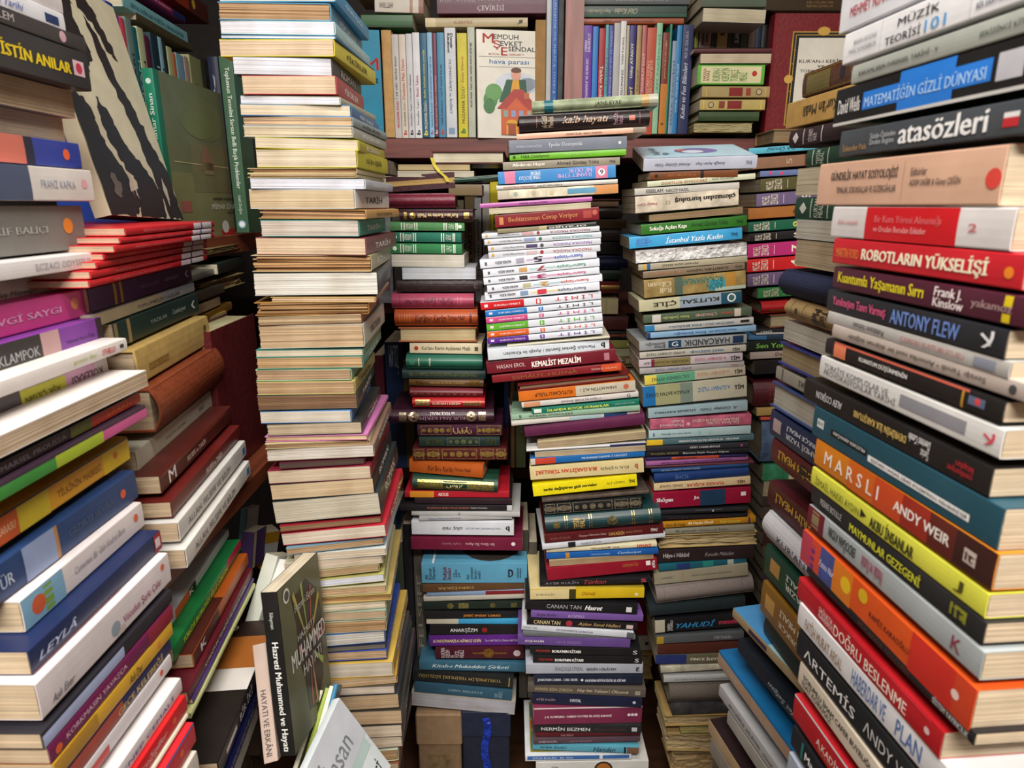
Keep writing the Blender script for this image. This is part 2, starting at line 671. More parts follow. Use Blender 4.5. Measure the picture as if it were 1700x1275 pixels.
b(1388, 0.195, 150, 212, '1b1a1b', q(0, 1, 'd8d8d4', -1, -.84), q(.42, .7, '2a7fe0', -1, 1), q(.2, .86, '2a7fe0', -.42, .5), t('David Wells', .03, .185, 'f4f4f2', h=.38), t('MATEMATİĞİN GİZLİ DÜNYASI', .215, .84, 'b4dcff', v=.04, h=.34), q(.88, .98, 'c4c4cc', -.5, .6))
b(1397, 0.187, 218, 261, '474c52', t('İskender Pala', .03, .2, 'b8905a', v=-.35, h=.3), t('Sözün Özünden\nDinden Bugüne', .22, .38, 'c0c4c8', v=.0, h=.52, b=0), t('atasözleri', .4, .84, 'f6f6f6', v=.1, h=.72, b=2), q(.9, .96, 'c83038', -.5, .05), q(.9, .96, 'e8e8e8', .05, .35))
b(1360, 0.203, 272, 342, 'dcb298', t('GÜNDELİK HAYAT SOSYOLOJİSİ', .1, .53, '3a3436', v=.35, h=.3, b=2), t('TEMALAR, SORUNSALLAR VE GÜZERGÂHLAR', .15, .53, '3a3436', v=-.28, h=.2), q(.56, .563, 'c49a80', -.8, .8), t('Editörler', .6, .68, '4a4040', v=.32, h=.15), t('ADEM SAĞIR & Güney ÇEĞİN', .6, .84, '4a4040', v=-.1, h=.2), o(.97, 'e04840', -.1, .35))
b(1384, 0.187, 342, 394, 'dcd8d8', q(.25, .77, 'cf1420'), t('Aldo Leopold', .05, .2, 'd89a9c', v=.0, h=.2), t('Bir Kum Yöresi Almanağı', .31, .69, 'e07478', v=.25, h=.28), t('ve Oradan Buradan Eskizler', .31, .62, 'f0b0b0', v=-.3, h=.17), t('2', .82, .86, 'd06a70', h=.2))
b(1386, 0.193, 394, 437, 'c91f2c', t('MARTIN FORD', .03, .19, 'e08a3c', v=-.1, h=.36), t('ROBOTLARIN YÜKSELİŞİ', .21, .87, 'f8f0d4', v=0, h=.66, b=3), o(.95, 'f08c28', -.1, .34))
b(1384, 0.199, 441, 478, '501c30', t('Kuantumla Yaşamanın Sırrı', .04, .57, 'e8d820', v=.0, h=.62, b=2), t('Frank J.\nKinslow', .62, .76, 'f2e8e8', v=0, h=.74, b=2), t('yakamoz', .79, .95, 'b09090', h=.36), q(.915, .945, 'e0c820', -.9, -.3), q(.915, .945, 'e0c820', .2, .95))
b(1373, 0.195, 479, 515, '24262c', t('Yanılmışım Tanrı Varmış', .05, .42, 'e05a88', h=.5, b=2), t('ANTONY FLEW', .45, .81, '6c8cd0', h=.6, b=2), t('ﻻ', .9, .96, 'e8e8ec', h=.7))
b(1375, 0.195, 515, 537, 'b4b2ae', t('Politikanın Solcusu', .2, .4, '4a4a4c', r=2, h=.4), t('ÇARKIN SUSTURUCUSU', .5, .82, 'c07878', h=.42, b=0), q(.86, .95, '8a90a0', -.6, .6))
b(1384, 0.199, 537, 560, 'b8aca4', t('Savaşı Tanıdı • Amerika nasıl bir düşman değildir', .12, .85, '54463c', r=2, h=.42), o(.95, '484848', 0, .5))
b(1371, 0.195, 560, 587, '1e1b1c', q(.07, .16, 'e8835c'), q(.07, .86, 'c8604c', .72, 1), t('KUANTUM DÜŞÜNMENİN', .26, .56, 'eeeeec', r=0, v=-.05, h=.42, b=2), q(.83, .84, 'c09030'), q(.86, .93, '5c6a88', -.4, .5), o(.9, 'd84a50', .1, .35))
b(1362, 0.203, 588, 625, 'dcdcda', t('TÜRKİYE KOMPLOLAR VE\nPROVOKASYONLAR TARİHİ', .04, .52, '6a6a6c', h=.62, b=0), q(.54, .86, '8e8e96', -.45, .55), t('ﻻ', .93, .98, 'd84860', h=.5))
b(1337, 0.220, 625, 662, '1c1a1a', t('ALEV COŞKUN', .1, .28, 'e0e0e0', r=2, v=.1, h=.42), t('DEVRİMİN İLK KARŞITLARI', .36, .65, 'd8b868', r=2, h=.46, b=2), t('Şeriat\nDevrimci Cenahı', .66, .76, 'eaeaea', r=2, h=.7), t('cumhuriyet\nkitapları', .84, .94, 'b82830', r=2, h=.55))
b(1352, 0.212, 670, 724, '1f4c5c', q(.035, .085, 'd4d8d8', -.25, .32), t('BİLGİ', .042, .078, '1f4c5c', v=.1, h=.12), q(.14, .38, '16181c', -.3, .12), t('MUSTAFA ARMAĞAN', .16, .37, 'e8e8e8', r=2, v=-.08, h=.14), q(.39, .89, 'f0f0f0', -.5, -.12), t('BİLİNMEYEN YÖNLERİYLE İSMET İNÖNÜ GERÇEĞİ', .41, .88, '16181c', r=2, v=-.3, h=.13))
b(1354, 0.207, 724, 772, 'd5801c', q(.25, .42, 'd0641c'), q(.42, .58, 'c84a20'), q(.58, .72, '9a2c1c'), q(.72, .84, '5c2018'), q(.84, 1, '3a1a16'), t('M A R S L I', .08, .45, 'f4ece4', v=0, h=.48, b=1), t('ANDY WEIR', .54, .82, 'f4ece4', v=.0, h=.32, b=2), q(.88, .93, 'c8b8b0', -.5, .3), t('it', .888, .922, '3a1a16', v=-.1, h=.24))
b(1348, 0.207, 772, 805, 'dbdc4c', t('İSMAİL HAKKI AYDIN', .04, .36, '6a7028', h=.5, b=0), t('►', .37, .41, '23230f', h=.4), t('AKBU İNSANLAR', .43, .68, '33330f', h=.7, b=3), t('J', .87, .91, '4a4a18', h=.5))
b(1347, 0.207, 805, 834, '232325', t('PIERRE BOULLE', .08, .24, 'c8c8c8', h=.38, b=0), t('MAYMUNLAR GEZEGENİ', .3, .72, 'd8d830', h=.62, b=2), q(.86, .93, '8a8a28', -.6, .6), t('it', .87, .92, '232325', h=.6))
b(1341, 0.212, 834, 872, 'a3aaac', q(0, .13, '6c1426'), q(.035, .09, '8c7c58', -.8, .8), t('ERDOĞAN AYDIN', .17, .36, '3c4244', r=2, h=.6, b=3), t('Nutuk ve Kutuk', .4, .53, '9c5064', r=2, h=.6, b=2), t('K', .88, .92, '8a3048', h=.5))
b(1331, 0.216, 874, 932, 'd8541c', q(0, .08, 'b83c50'), q(.08, .15, 'd04830'), q(.08, .11, '7a2c6c', -1, .6), q(.15, .25, '48508c'), q(.25, .38, 'dc7c20'), q(.72, .92, 'c82c20'), q(.92, 1, 'c84020'), o(.34, 'e8c020', .1, .45), o(.45, 'd8b020', .4, .38), o(.2, '4458a0', -.2, .5), t('Fatma Nur', .15, .26, 'e8e0f0', h=.2, i=1), t('RAMİZ KARAOĞLU', .5, .72, '4a1c14', v=-.1, h=.2), o(.93, 'e8d0c8', 0, .22))
b(1340, 0.207, 934, 952, '1d1a1c', t('MÜCADELE YOLCUSU', .4, .7, '5a3c30', h=.5), t('SİSTEM YAYINCILIK', .82, .98, 'd0d0d0', h=.6))
b(1325, 0.195, 954, 994, 'b41820', q(0, .94, 'd0283a', .75, 1), t('SAĞLIKTA\nKANSERDE', .2, .32, 'f0d8d4', h=.55, b=1), t('DOĞRU BESLENME', .325, .82, 'f4e4d8', h=.62, b=1), o(.93, 'e0c0c0', 0, .25))
b(1328, 0.199, 996, 1039, 'dadadc', t('FATİH MURAT ARSAL', .07, .37, '9a7c60', h=.6, b=1), t('HABERDAR VE', .44, .66, '4a6ca8', h=.6, b=1), t('PLAN', .72, .86, '4a6ca8', h=.6, b=1))
b(1325, 0.207, 1040, 1088, '1c1d20', t('ΛRTEMİS', .07, .46, 'e6e6e6', h=.5, b=0), t('ΛNDY WEIR', .52, .86, 'c8c8c8', h=.42, b=0))
b(1326, 0.174, 1094, 1137, 'd2c6b4', t('YORUMLU İMAM CAFER BUYRUĞU', .05, .68, '2c2828', v=.25, h=.3, b=2), t('ESAT KORKMAZ', .05, .34, '4c4444', v=-.4, h=.24), q(.8, .9, '4a4458'))
b(1319, 0.195, 1146, 1194, 'b01c24', q(0, 1, 'd8dade', .84, 1), t('A.KADİR ÖZER', .22, .55, 'ecd8d0', h=.36), t('Emine Z. Özge', .25, .6, 'c87848', v=-.5, h=.2))
b(1315, 0.187, 1199, 1240, '1b1d22', t('Mark Manson', .14, .5, 'e8e8e8', h=.36, b=2), q(.1, .12, '28706c', -.8, .8))
b(1309, 0.183, 1242, 1296, '9aa4b4', t('SEMERKANT', .2, .6, '333a44', h=.3))
s.finish()

# ------------------------------------------------------------------ near stack at the left edge
s = A = Stack('near stack by the left edge', 145, 520, .70, vp=845, jit=.6, ref='r', dfix=.66, pages='d8bf98', group='spine-out books of the near stack beside the left edge')
b = s.b
b(-.2, 104, -8, 24, 'cfc8c8', q(0, .5, '5a3c40'), o(.83, 'd89070', 0, .35))
b(-.2, 108, 24, 56, 'dcdce2', t('Sineklerin Tarihi', .35, .7, '5a6cb0', v=-.1, h=.34, i=1), q(.85, .95, '2c3c68', -.5, .4))
b(-.2, 141, 63, 88, '3a3636', t('KARAKALEM', .2, .5, 'b0a8a8', h=.45), o(.82, 'c8a0ac', 0, .7))
b(-.21, 147, 90, 152, '2b2a2c', t('VİSTİN ANILAR', .38, .86, 'e0c418', h=.38, b=3), q(.88, .96, 'd8b8c0', -.35, .45), o(.92, 'c03050', .05, .28))
b(-.19, 122, 152, 197, 'c8b090', m='F', pg='cdb08c')
b(-.18, 105, 197, 237, 'c8b090', m='F', pg='d0b490')
b(-.19, 134, 238, 281, '2c3c94', q(0, .58, 'c86c5c'), q(.58, .64, '1c2038'), o(.88, 'e06038', 0, .42))
b(-.2, 152, 282, 335, 'd4d0cc', q(0, .56, '44506c'), t('FRANZ KAFKA', .62, .86, 'a0a4b0', h=.22), o(.93, 'e0a8b0', .1, .3))
b(-.2, 141, 340, 414, '75736f', t('ŞERİF BALIÇI', .3, .72, 'a8a8a4', h=.24, b=2), o(.87, 'e08a30', .1, .35), rough=0)
b(-.22, 171, 416, 442, 'dad6d6', t('ECZACI ODYSSEUS', .55, .9, 'a8a4a8', h=.36, b=1), q(.95, .975, '5468a8', -.4, .4))
b(-.17, 107, 451, 491, 'bcb6ae', t('Eva Mayıngo', .45, .75, '6a6664', v=-.1, h=.25, i=1), o(.86, 'd86a48', .1, .4))
b(-.2, 147, 477, 524, 'c63a86', t('SEVGİ SAYGI', .3, .78, 'dc9cc4', h=.3, b=2), o(.88, 'dc8c60', .1, .42))
b(-.2, 169, 524, 574, '7a3c96', q(0, .56, '302c2c'), q(.56, .68, 'b89494'), t('KLAMPOK', .3, .54, 'a0a0a0', h=.3), t('Mehmet Murat İldan', .72, .93, '4c2068', h=.16), q(.955, 1, '2a2028'))
b(-.21, 209, 560, 582, 'd6d0cc', t('green day', .6, .76, 'a8b850', h=.35), t('OTHELLO', .8, .9, 'c84058', h=.45, b=2), q(.94, .97, '28282c', -.3, .3))
b(-.2, 177, 592, 628, 'd4ccce', q(0, .4, '4a4444'), q(.4, .68, 'ced028', -1, .9), q(.68, .9, 'dcaccc'), t('AŞK ÇILGIN', .42, .64, '5c5c1c', r=2, h=.4), t('KOLERASI', .72, .95, '4c3c48', r=2, h=.4))
b(-.23, 243, 613, 641, 'dcd4d0', m='F', pg='d8bc98')
b(-.21, 232, 650, 668, '2e2024', q(.62, 1, 'b43020'), q(.48, .62, '5c6024'), t('MARSEL PROUSTA', .1, .45, '6c646c', h=.4), t('VARAN', .72, .92, 'd86030', h=.5))
b(-.21, 240, 670, 694, '3a2838', q(.66, 1, 'c85890', -.9, .5), q(.36, .66, 'a4b830', -1, .6), q(0, .36, '3c8c3c', -1, .5))
b(-.2, 214, 722, 764, 'e8a828', q(0, .22, 'd0602c'), q(.22, .4, 'd8c030'), q(.78, 1, 'e8c420'), q(0, 1, '2e1c28', .82, 1), t('TİLKİNİN MASKESİ', .45, .76, '8a5c28', h=.34), t('BİLGE KARASU', .03, .2, 'f0c8a0', h=.36), o(.88, 'd8702c', .1, .3))
b(-.2, 224, 777, 829, '26406e', q(.22, .4, '8c9cc0'), q(.4, .42, 'b08050'), t('GIZIRTI SEVAR', .48, .8, '4c5c78', h=.22), o(.88, 'd85c38', .0, .3), t('TÜR', .06, .16, 'b8c4d4', h=.4))
b(35, 238, 830, 876, 'd8d0d0', q(0, .28, '7ca8c4'), o(.1, 'c85c34', 0, .6), q(.14, .2, '7c9c40', -.9, .8), t('Cumartesi Bir Gün Kudret Bora', .36, .8, '9c949c', v=.1, h=.22, i=1), o(.92, 'd8603c', .2, .3))
b(50, 266, 877, 912, '16244c', q(.93, 1, '8c2034'), q(.94, .985, 'dcc8c8', -.5, .5), q(0, .6, '7c2838', -1, -.88), t('LEYLÂ', .04, .28, 'b8c4e4', h=.4, i=1))
b(66, 279, 913, 968, 'd8d0d2', t('Vücudun Şarkı Çalar', .56, .9, 'a03c6c', v=-.3, h=.3, b=1), t('Aslı Eser', .06, .2, '6c6468', v=-.5, h=.22, i=1), o(.93, 'd86a44', .45, .22), o(.5, '8c9ca8', -.3, .42), o(.55, 'c8b8b0', -.7, .25))
b(72, 283, 976, 1000, '25232a', q(0, .55, 'a8b4d8', -1, .6))
b(84, 284, 1001, 1028, '6e1c4c', t('KORKMASIN YAVAŞÇA', .1, .55, 'd8a8c0', h=.4), q(.75, 1, '8c2034'), o(.05, 'd8601c', -.2, .5))
b(92, 284, 1029, 1056, 'd4a430', t('Aslı Der', .56, .68, '54441c', h=.5, i=1), o(.85, 'd88440', 0, .4), q(0, .3, 'b0842c'))
b(98, 283, 1058, 1082, '2c2c54', t('GECE KELEBEĞİ', .45, .9, 'c8ac74', h=.6, b=2), q(0, .5, 'a44838'))
b(105, 284, 1083, 1110, 'd8d2d4', q(0, .35, 'c43c3c', -1, .2), o(.88, 'd05c48', .2, .4))
b(112, 301, 1122, 1150, 'dad4d4', t('ZEYNEP CEMALİ', .3, .9, '4c5c9c', h=.36, b=1))
b(118, 308, 1150, 1182, 'c0181e', t('Ayçöreğigiller', .4, .78, 'e4b0b0', h=.5, i=1), o(.86, 'd8602c', .1, .35))
b(122, 312, 1183, 1192, 'd8ccb8')
b(128, 323, 1194, 1236, 'c0202a', q(0, 1, '4468a8', .8, 1), o(.85, 'd8602c', .1, .3), t('Gizemli', .3, .6, 'e4b0b0', h=.4, i=1))
b(134, 328, 1240, 1290, 'd0c8bc')
s.finish()
# ------------------------------------------------------------------ second stack on the left
s = B = Stack('second stack on the left', 318, 437, .93, vp=722, jit=.5, ref='r', dfix=.93, pages='c4a984', group='books of the second stack on the left')
b = s.b
for i, (x0, x1, y0, y1) in enumerate([(208, 355, 367, 377), (199, 355, 378, 385.5), (190, 355, 386.5, 395), (172, 343, 396, 403.5), (160, 343, 404, 412), (150, 343, 413, 422), (148, 343, 423, 431.5)]):
    b(x0, x1, y0, y1, 'c41a26', q(.7, .8, 'e8e0e8'), q(.8, .81, '48389c'), q(.815, .95, 'e6e6ee'), t('RESİMLİ HİKÂYELER DİZİSİ', .15, .6, 'd86c74', h=.4), pg='c8a888', rz=0, cat='booklet')
b(146, 318, 437, 467, '4c2c5c', q(.18, .2, 'b08c48'), q(.23, .25, 'b08c48'), t('ORTADOĞU', .4, .6, '8a789c', h=.2), t('Cumhuriyet', .66, .82, 'a898b8', h=.3, i=1), t('‹', .9, .95, 'c8c0d0', h=.4))
b(150, 323, 468, 484, 'a8a8a8', q(0, .6, 'b4a888'), t('TOPLUMBİLİM YAZILARI', .35, .8, '5c4c54', h=.4), q(.6, 1, '98a0b0', .3, 1))
b(190, 328, 485, 519, '223834', q(0, .03, '8c7c58'), q(.12, .15, '9c8458'), t('YAZILAR', .35, .55, '8c9c94', h=.16), t('Cumhuriyet', .62, .8, 'a8b8b0', h=.3, i=1), t('‹', .88, .94, 'c8d0cc', h=.4))
b(-.23, 345, 522, 571, 'b89a58', q(.12, .36, '8c6c34', -.5, -.1), t('HOZA T1TÜN', .13, .35, 'b89a58', v=-.3, h=.16), o(.92, '5c4420', .2, .3), k='hard', mat='card')
b(-.22, 361, 573, 636, '7c3a20', k='round', mat='leather')
b(-.24, 350, 646, 678, 'b4b0a0', t('EVLİYA ÇELEBİ', .32, .58, '84847c', h=.2), t('HAFIZ', .78, .86, '6c6c84', h=.22))
b(-.25, 384, 672, 698, '4c1a14', q(0, .9, '6c2c20', .6, 1), t('FELSEFE ve TARİH', .3, .55, 'c8b8b0', h=.4), t('M', .08, .16, 'e8e0e0', h=.7))
b(-.25, 398, 704, 727, '5c1814', t('FELSEFE ve TARİH', .42, .66, 'd8c8c0', h=.46))
b(-.25, 407, 729, 757, 'cac8c4', t('ALLAH, FELSEFE VE BİLİM', .1, .7, '5c5c64', h=.52, b=0), q(.93, .975, '3c78a8', -.5, .4))
b(-.25, 415, 762, 790, 'cfcdc9', t('ALLAH, FELSEFE VE BİLİM', .1, .7, '4c4c58', h=.52, b=0), q(.93, .975, '3c78a8', -.5, .4))
s.finish()
s = B2 = Stack('pile under the side shelf board', 412, 930, .96, vp=730, jit=.5, ref='r', dfix=.94, pages='c4a984', group='books of the pile under the side shelf board')
b = s.b
b(-.22, 379, 876, 892, 'c4ccd4', q(.3, .4, '1c1c1c'), t('K', .3, .36, 'f0f0f0', h=.6), q(.1, .3, 'd0602c'), rz=0)
b(-.24, 398, 893, 915, '1a7c40', q(.75, 1, 'c0204c', -.3, 1), t('TÜRKİYE EKONOMİSİ BİLGİ ÖĞRETİMİ', .1, .75, 'd8dc30', h=.5, b=2))
b(-.22, 412, 916, 938, 'b4581c', q(0, .4, '4c1c18'), t('K', .1, .18, 'e8e0e0', h=.6), front=[('rect', 0, .5, 1, 1, '4c1c18', 1)])
b(-.25, 419, 940, 957, '5a1420', t('KUANTUM TEORİSİ, FELSEFE ve TANRI', .2, .85, 'e0d4d4', h=.55))
b(-.24, 421, 958, 966, '4c3470')
b(-.25, 423, 967, 976, 'c4c88c', t('Felsefeye Giriş', .35, .55, '54542c', h=.5))
b(-.25, 457, 1026, 1052, '1b1618', t('GEOFFREY FOX', .68, .86, 'e0dcdc', h=.5), o(.95, 'c03040', 0, .6), q(0, .3, '2c2426'), t('BİR İKİ', .3, .5, 'b8b4b4', h=.7, b=0), q(.1, .25, 'd8d8d8', -.4, .2), front=[('rect', 0, 0, 1, .14, '2c1c18', 1), ('ell', .35, .06, .07, .03, 'd8d4cc', 2), ('ell', .35, .06, .05, .02, '2c1c18', 3), ('rect', 0, .14, 1, .4, '9c5c24', 1), ('rect', 0, .4, 1, .56, 'd0ccc8', 1), ('rect', 0, .56, 1, 1, '1c1614', 1)])
b(-.22, 440, 1108, 1134, '1e2c78', t('PORTEKİZ MEKTUPLARI', .2, .7, 'a8b4d8', h=.4))
b(-.22, 430, 1142, 1164, 'c8c8c4', t('DÜŞÜNCELER', .1, .6, '6c6c6c', h=.4))
b(-.22, 428, 1170, 1196, 'd0d0cc')
s.finish()

# ------------------------------------------------------------------ tall stack with the page ends out
s = D = Stack('tall page-out stack', 440, 640, .86, mode='HR', nm='old book', jit=5, pages='d8bd94', group='books of the tall page-out stack')
b = s.b
TAN, BRN, CRM, WHT, PEA = 'd2b084', 'b58a58', 'ddceb0', 'd8dcea', 'dcc09c'
rows = [
 (364, 556, -24, 3, '4aa0d0', CRM, 0, 0), (363, 548, 3, 33, '5a98b8', 'b48c5c', 2, .2), (366, 556, 33, 56, 'a8d0d4', WHT, 3, 0), (366, 558, 57, 63, '3c7ca0', WHT, 3, 0),
 (363, 556, 64, 93, 'd8cc3c', PEA, 2, 0), (388, 551, 93, 124, '2c2c30', WHT, 3, 0), (403, 558, 125, 157, 'b03c44', PEA, 0, 0), (398, 566, 158, 172, 'a8a890', WHT, 3, 0),
 (400, 582, 172, 192, '2c6ca4', CRM, 2, 0), (402, 586, 192, 208, '8ca0a4', TAN, 2, .2), (403, 586, 208, 227, 'b4b8b0', 'd4c4a0', 2, .1), (424, 595, 227, 246, 'b4ac24', CRM, 5, 0),
 (425, 593, 247, 278, 'c0b81c', CRM, 1, 0), (411, 592, 279, 288, 'c8bc90', BRN, 0, .8), (411, 591, 288, 295, 'b8a878', TAN, 0, .6), (416, 606, 296, 313, 'c0c8d4', WHT, 1, 0),
 (413, 590, 314, 347, 'd4d8e0', 'd4bc90', 0, 0), (428, 608, 347, 363, 'c89c5c', BRN, 1, .8), (433, 596, 365, 393, '28887c', 'd0c4b8', 0, .1), (425, 608, 394, 423, '7c4048', PEA, 1, 0),
 (420, 615, 423, 451, 'b0a480', 'b8884c', 1, 1.), (425, 626, 452, 491, '2a2a2a', 'dcdad0', 0, .1), (452, 622, 492, 501, 'c0a060', TAN, 2, .3), (426, 610, 501, 523, 'a87c3c', 'b88c50', 0, 1.),
 (430, 600, 523, 540, '5c2c18', 'bca074', -2, .2), (432, 603, 540, 579, 'b8c0b4', 'c8a87c', -2, .1), (427, 602, 580, 592, '3c7c70', 'd4c8ac', 0, .1), (428, 601, 592, 612, '4c8c7c', 'c8a068', 0, .2),
 (426, 582, 613, 632, '90c0a0', 'b8946c', 0, .2), (428, 588, 633, 655, 'b8ac68', 'c09c6c', 0, .1), (430, 592, 655, 680, '34443c', '86603c', 0, .1), (434, 582, 682, 702, '5c8cc8', 'd8d0c0', 0, 0),
 (445, 600, 703, 723, '30302e', 'c8b494', -2, .1), (441, 609, 724, 733, 'c878b0', TAN, -2, .4), (443, 612, 734, 743, 'c0b488', 'a88458', -2, .4), (445, 620, 744, 764, '8c7464', 'd4ccc0', -4, .1),
 (466, 604, 766, 776, '541c2c', '503c30', -3, 0), (447, 615, 780, 802, '7c2034', 'd4c0a0', -6, 0), (452, 620, 803, 829, '1c2428', 'd4b88c', -8, 0), (457, 630, 831, 868, '2c3438', 'c8c0a8', -12, 0),
 (467, 632, 870, 880, '8c1c28', '8c6840', -9, .1), (470, 640, 884, 904, 'b82838', 'dcccb8', -12, 0), (478, 636, 906, 917, '6c8ca0', 'b89464', -9, .1), (490, 640, 918, 930, 'c0c8c4', 'd8c4a8', -6, 0),
 (475, 634, 932, 947, 'b4b098', 'd4c0a4', -8, 0), (484, 628, 948, 960, 'b0a478', 'b89868', -8, .1), (490, 637, 963, 975, 'a8a460', WHT, -6, 0), (486, 640, 977, 990, 'b8b490', 'c4a070', -2, .3),
 (488, 648, 991, 1002, 'b09c5c', 'b88c4c', -2, 1.2), (490, 640, 1003, 1016, '8c9068', 'd4c4a8', -2, .1), (492, 640, 1017, 1031, '90a898', 'c4a880', -2, .1), (494, 640, 1033, 1052, 'a8a890', 'b48c58', -2, .3),
 (496, 638, 1053, 1072, '4868a0', 'ccc8c0', -1, .1), (498, 640, 1074, 1082, '20283c', '6c6458', -1, 0), (500, 642, 1083, 1098, '30489c', 'c4a478', -2, .3), (502, 652, 1103, 1127, 'c8a850', 'd0c4b0', -3, 0),
 (504, 658, 1128, 1142, 'b08c3c', 'c4a478', -3, 0), (506, 655, 1143, 1156, '484440', 'd4c4b0', -3, 0), (508, 662, 1157, 1181, '2c3034', 'c0a074', -3, 0), (510, 667, 1182, 1205, '3c3830', 'c8a87c', -1, 0),
 (512, 667, 1208, 1228, '44403c', 'd8c4a8', -2, 0), (514, 667, 1229, 1248, '5c5c54', 'd8c4a8', -3, 0), (516, 660, 1251, 1270, 'c0c8b0', 'b8945c', -2, .2), (518, 662, 1271, 1292, '845034', 'd0b894', 0, 0)]
for (x0, x1, y0, y1, c, pg, dy, rg) in rows:
    dec = ()
    if y1 - y0 > 14:
        dec = (t(R.choice(['GÜN IŞIĞI', 'YENİ DÜNYA', 'FİKİRLER', 'TARİH', 'HİKÂYE', 'ROMAN']), .25, .75, R.choice(['f0f0ea', '202024', 'f0f0ea']) if c not in ('d8cc3c', 'c0b81c', 'd4d8e0', 'b8c0b4', 'b8ac68') else '20201c', h=.45),)
    b(x0, x1, y0, y1, c, *dec, dy=dy, pg=pg, rough=rg, rz=R.uniform(-3, 2) if y0 < 400 else R.uniform(2, 7))
s.finish()
# ------------------------------------------------------------------ stack of holy books
s = E = Stack('recessed stack of Korans', 740, 640, 1.2, jit=2, pages='e8dcb8', kind='hard', group='books of the recessed stack of Korans')
b = s.b
G_ = 'c8a860'
def orn(u0, u1, c=G_):
    """gilt ornament: frame, lozenge row"""
    n = 5
    r = [q(u0, u1, c, .78, .86, 'foil'), q(u0, u1, c, -.86, -.78, 'foil'), q(u0, u0 + .008, c, -.86, .86, 'foil'), q(u1 - .008, u1, c, -.86, .86, 'foil')]
    for i in range(n):
        r.append(o(u0 + (u1 - u0) * (i + .5) / n, c, 0, .5 - .08 * abs(i - 2), 'foil'))
    return r
b(641, 755, 293, 320, '3c1420', k='soft', tck=.0085, m='F', pg='c8a04c', mat='leather', dy=-8, lab='dark leather zip-bound holy book with gilt page edges, topmost in the recessed stack')
b(643, 756, 321, 346, '6c1830', k='round', mat='leather', dy=-1)
b(664, 785, 347, 369, '34121c', t('Kur\'an-ı Kerim ve Meâli', .25, .8, 'd8c08c', h=.34, r=2, b=2), o(.18, G_, 0, .5, 'foil'), q(.06, .1, G_, -.6, .6, 'foil'), q(.88, .95, G_, -.5, .5, 'foil'), k='round', mat='leather', dy=0)
for (x0, x1, y0, y1, c, fl) in ((647, 771, 368, 383, '4c8450', 1), (646, 766, 385, 402, '1c6c58', 0), (646, 767, 403.5, 421, '2c7c48', 0)):
    d = [q(a, a + .012, 'dce4d4', -.9, .9) for a in (.155, .19, .33, .36, .72, .75, .88, .9)]
    d += [t('KUR\'AN\nTEFSİRİ', .21, .31, 'dce4d4', h=.6, r=1), t('CİLT\nALTI', .78, .86, 'dce4d4', h=.6, r=1), o(.94 if fl else .08, 'e8ece0', 0, .42)]
    b(x0, x1, y0, y1, c, *d, dy=1, mat='cloth')
b(650, 771, 422, 443, 'c8c4b8', m='F', pg='e4dfd0', k='soft', dy=1)
b(668, 790, 444, 464, 'c0c4cc', m='F', pg='d8e0ec', k='soft', dy=0)
b(659, 801, 465, 485, '2a1a1c', t('c', .9, .94, '6c5458', h=.4), mat='leather', dy=0)
b(651, 787, 487, 512, 'a4405c', t('Kur\'ân-ı Kerîm', .4, .75, '4c1428', r=2, h=.5, i=1), t('Türkçe Meâli', .16, .38, '4c1428', r=2, h=.34, i=1), q(.1, .105, '4c1428', -.8, .8), q(.8, .805, 'c87c8c', -.6, .6), q(.84, .845, 'c87c8c', -.6, .6), k='round', dy=0)
b(656, 793, 513, 541, 'a8481c', t('Kur\'ân-ı Kerîm', .24, .62, '3c140c', h=.46, i=1), t('Türkçe Meâli', .64, .85, '3c140c', h=.32, i=1), *[q(x, x + .006, 'd8843c', -.5, .5) for x in (.06, .09, .12, .15, .18)], q(.9, .93, '5c2010', -.6, .6), k='round', dy=0)
b(662, 792, 543, 568, 'a8603c', m='F', pg='dcc48c', dy=0)
b(680, 800, 569, 587, 'd8ccac', t('Kur\'an-ı Kerim Açıklamalı Meâli', .17, .84, '4c4434', h=.44), o(.09, 'b03c28', 0, .4), q(.9, .95, '54503c', -.4, .4), k='soft', dy=1)
b(675, 801, 588, 612, '1e6450', q(.16, .175, 'a8b494', -.6, .6), q(.3, .32, 'a8b494', -.6, .6), o(.08, '3c7c64', 0, .4), k='round', dy=1)
b(668, 806, 613, 628, '1e3434', q(.08, .9, '6c7c64', -.5, .5, 'foil'), dy=2)
b(679, 803, 629, 641, '5c4024', q(.02, .2, '8c6c34', -.7, .7, 'foil'), t('MESAJI BÜYÜK CİZVİT', .28, .75, 'b89454', h=.4), q(.8, .95, '8c6c34', -.7, .7, 'foil'), dy=1)
b(681, 802, 643, 658, '6c1a28', *[q(.05 + .09 * i, .1 + .09 * i, 'b0685c', -.6, .1, 'foil') for i in range(10)], k='round', dy=2)
b(685, 805, 659, 676, 'b8141e', q(.04, .24, 'd8b47c', -.6, .7, 'foil'), t('KUR\'AN-I KERİM', .28, .66, 'e8d0b0', h=.3, b=2), q(.7, .95, 'b4845c', -.6, .4, 'foil'), k='round', dy=1)
b(650, 820, 679, 702, '3a1228', t('KUR\'ÂN-I KERİM', .28, .72, '9c7c8c', v=-.25, h=.34, r=2), t('ve YÜCE MEALİ', .38, .62, 'e0d8d8', v=.45, h=.24, r=2, b=2), o(.22, 'b09c84', 0, .75, 'foil'), o(.78, 'b09c84', 0, .75, 'foil'), q(.08, .15, 'b09c84', -.7, .7, 'foil'), q(.85, .92, 'b09c84', -.7, .7, 'foil'), k='round', mat='leather', dy=0)
b(693, 834, 705, 724, '3c142c', *orn(.04, .4), *orn(.7, .98), t('القرآن', .42, .64, G_, h=.6), dy=-1)
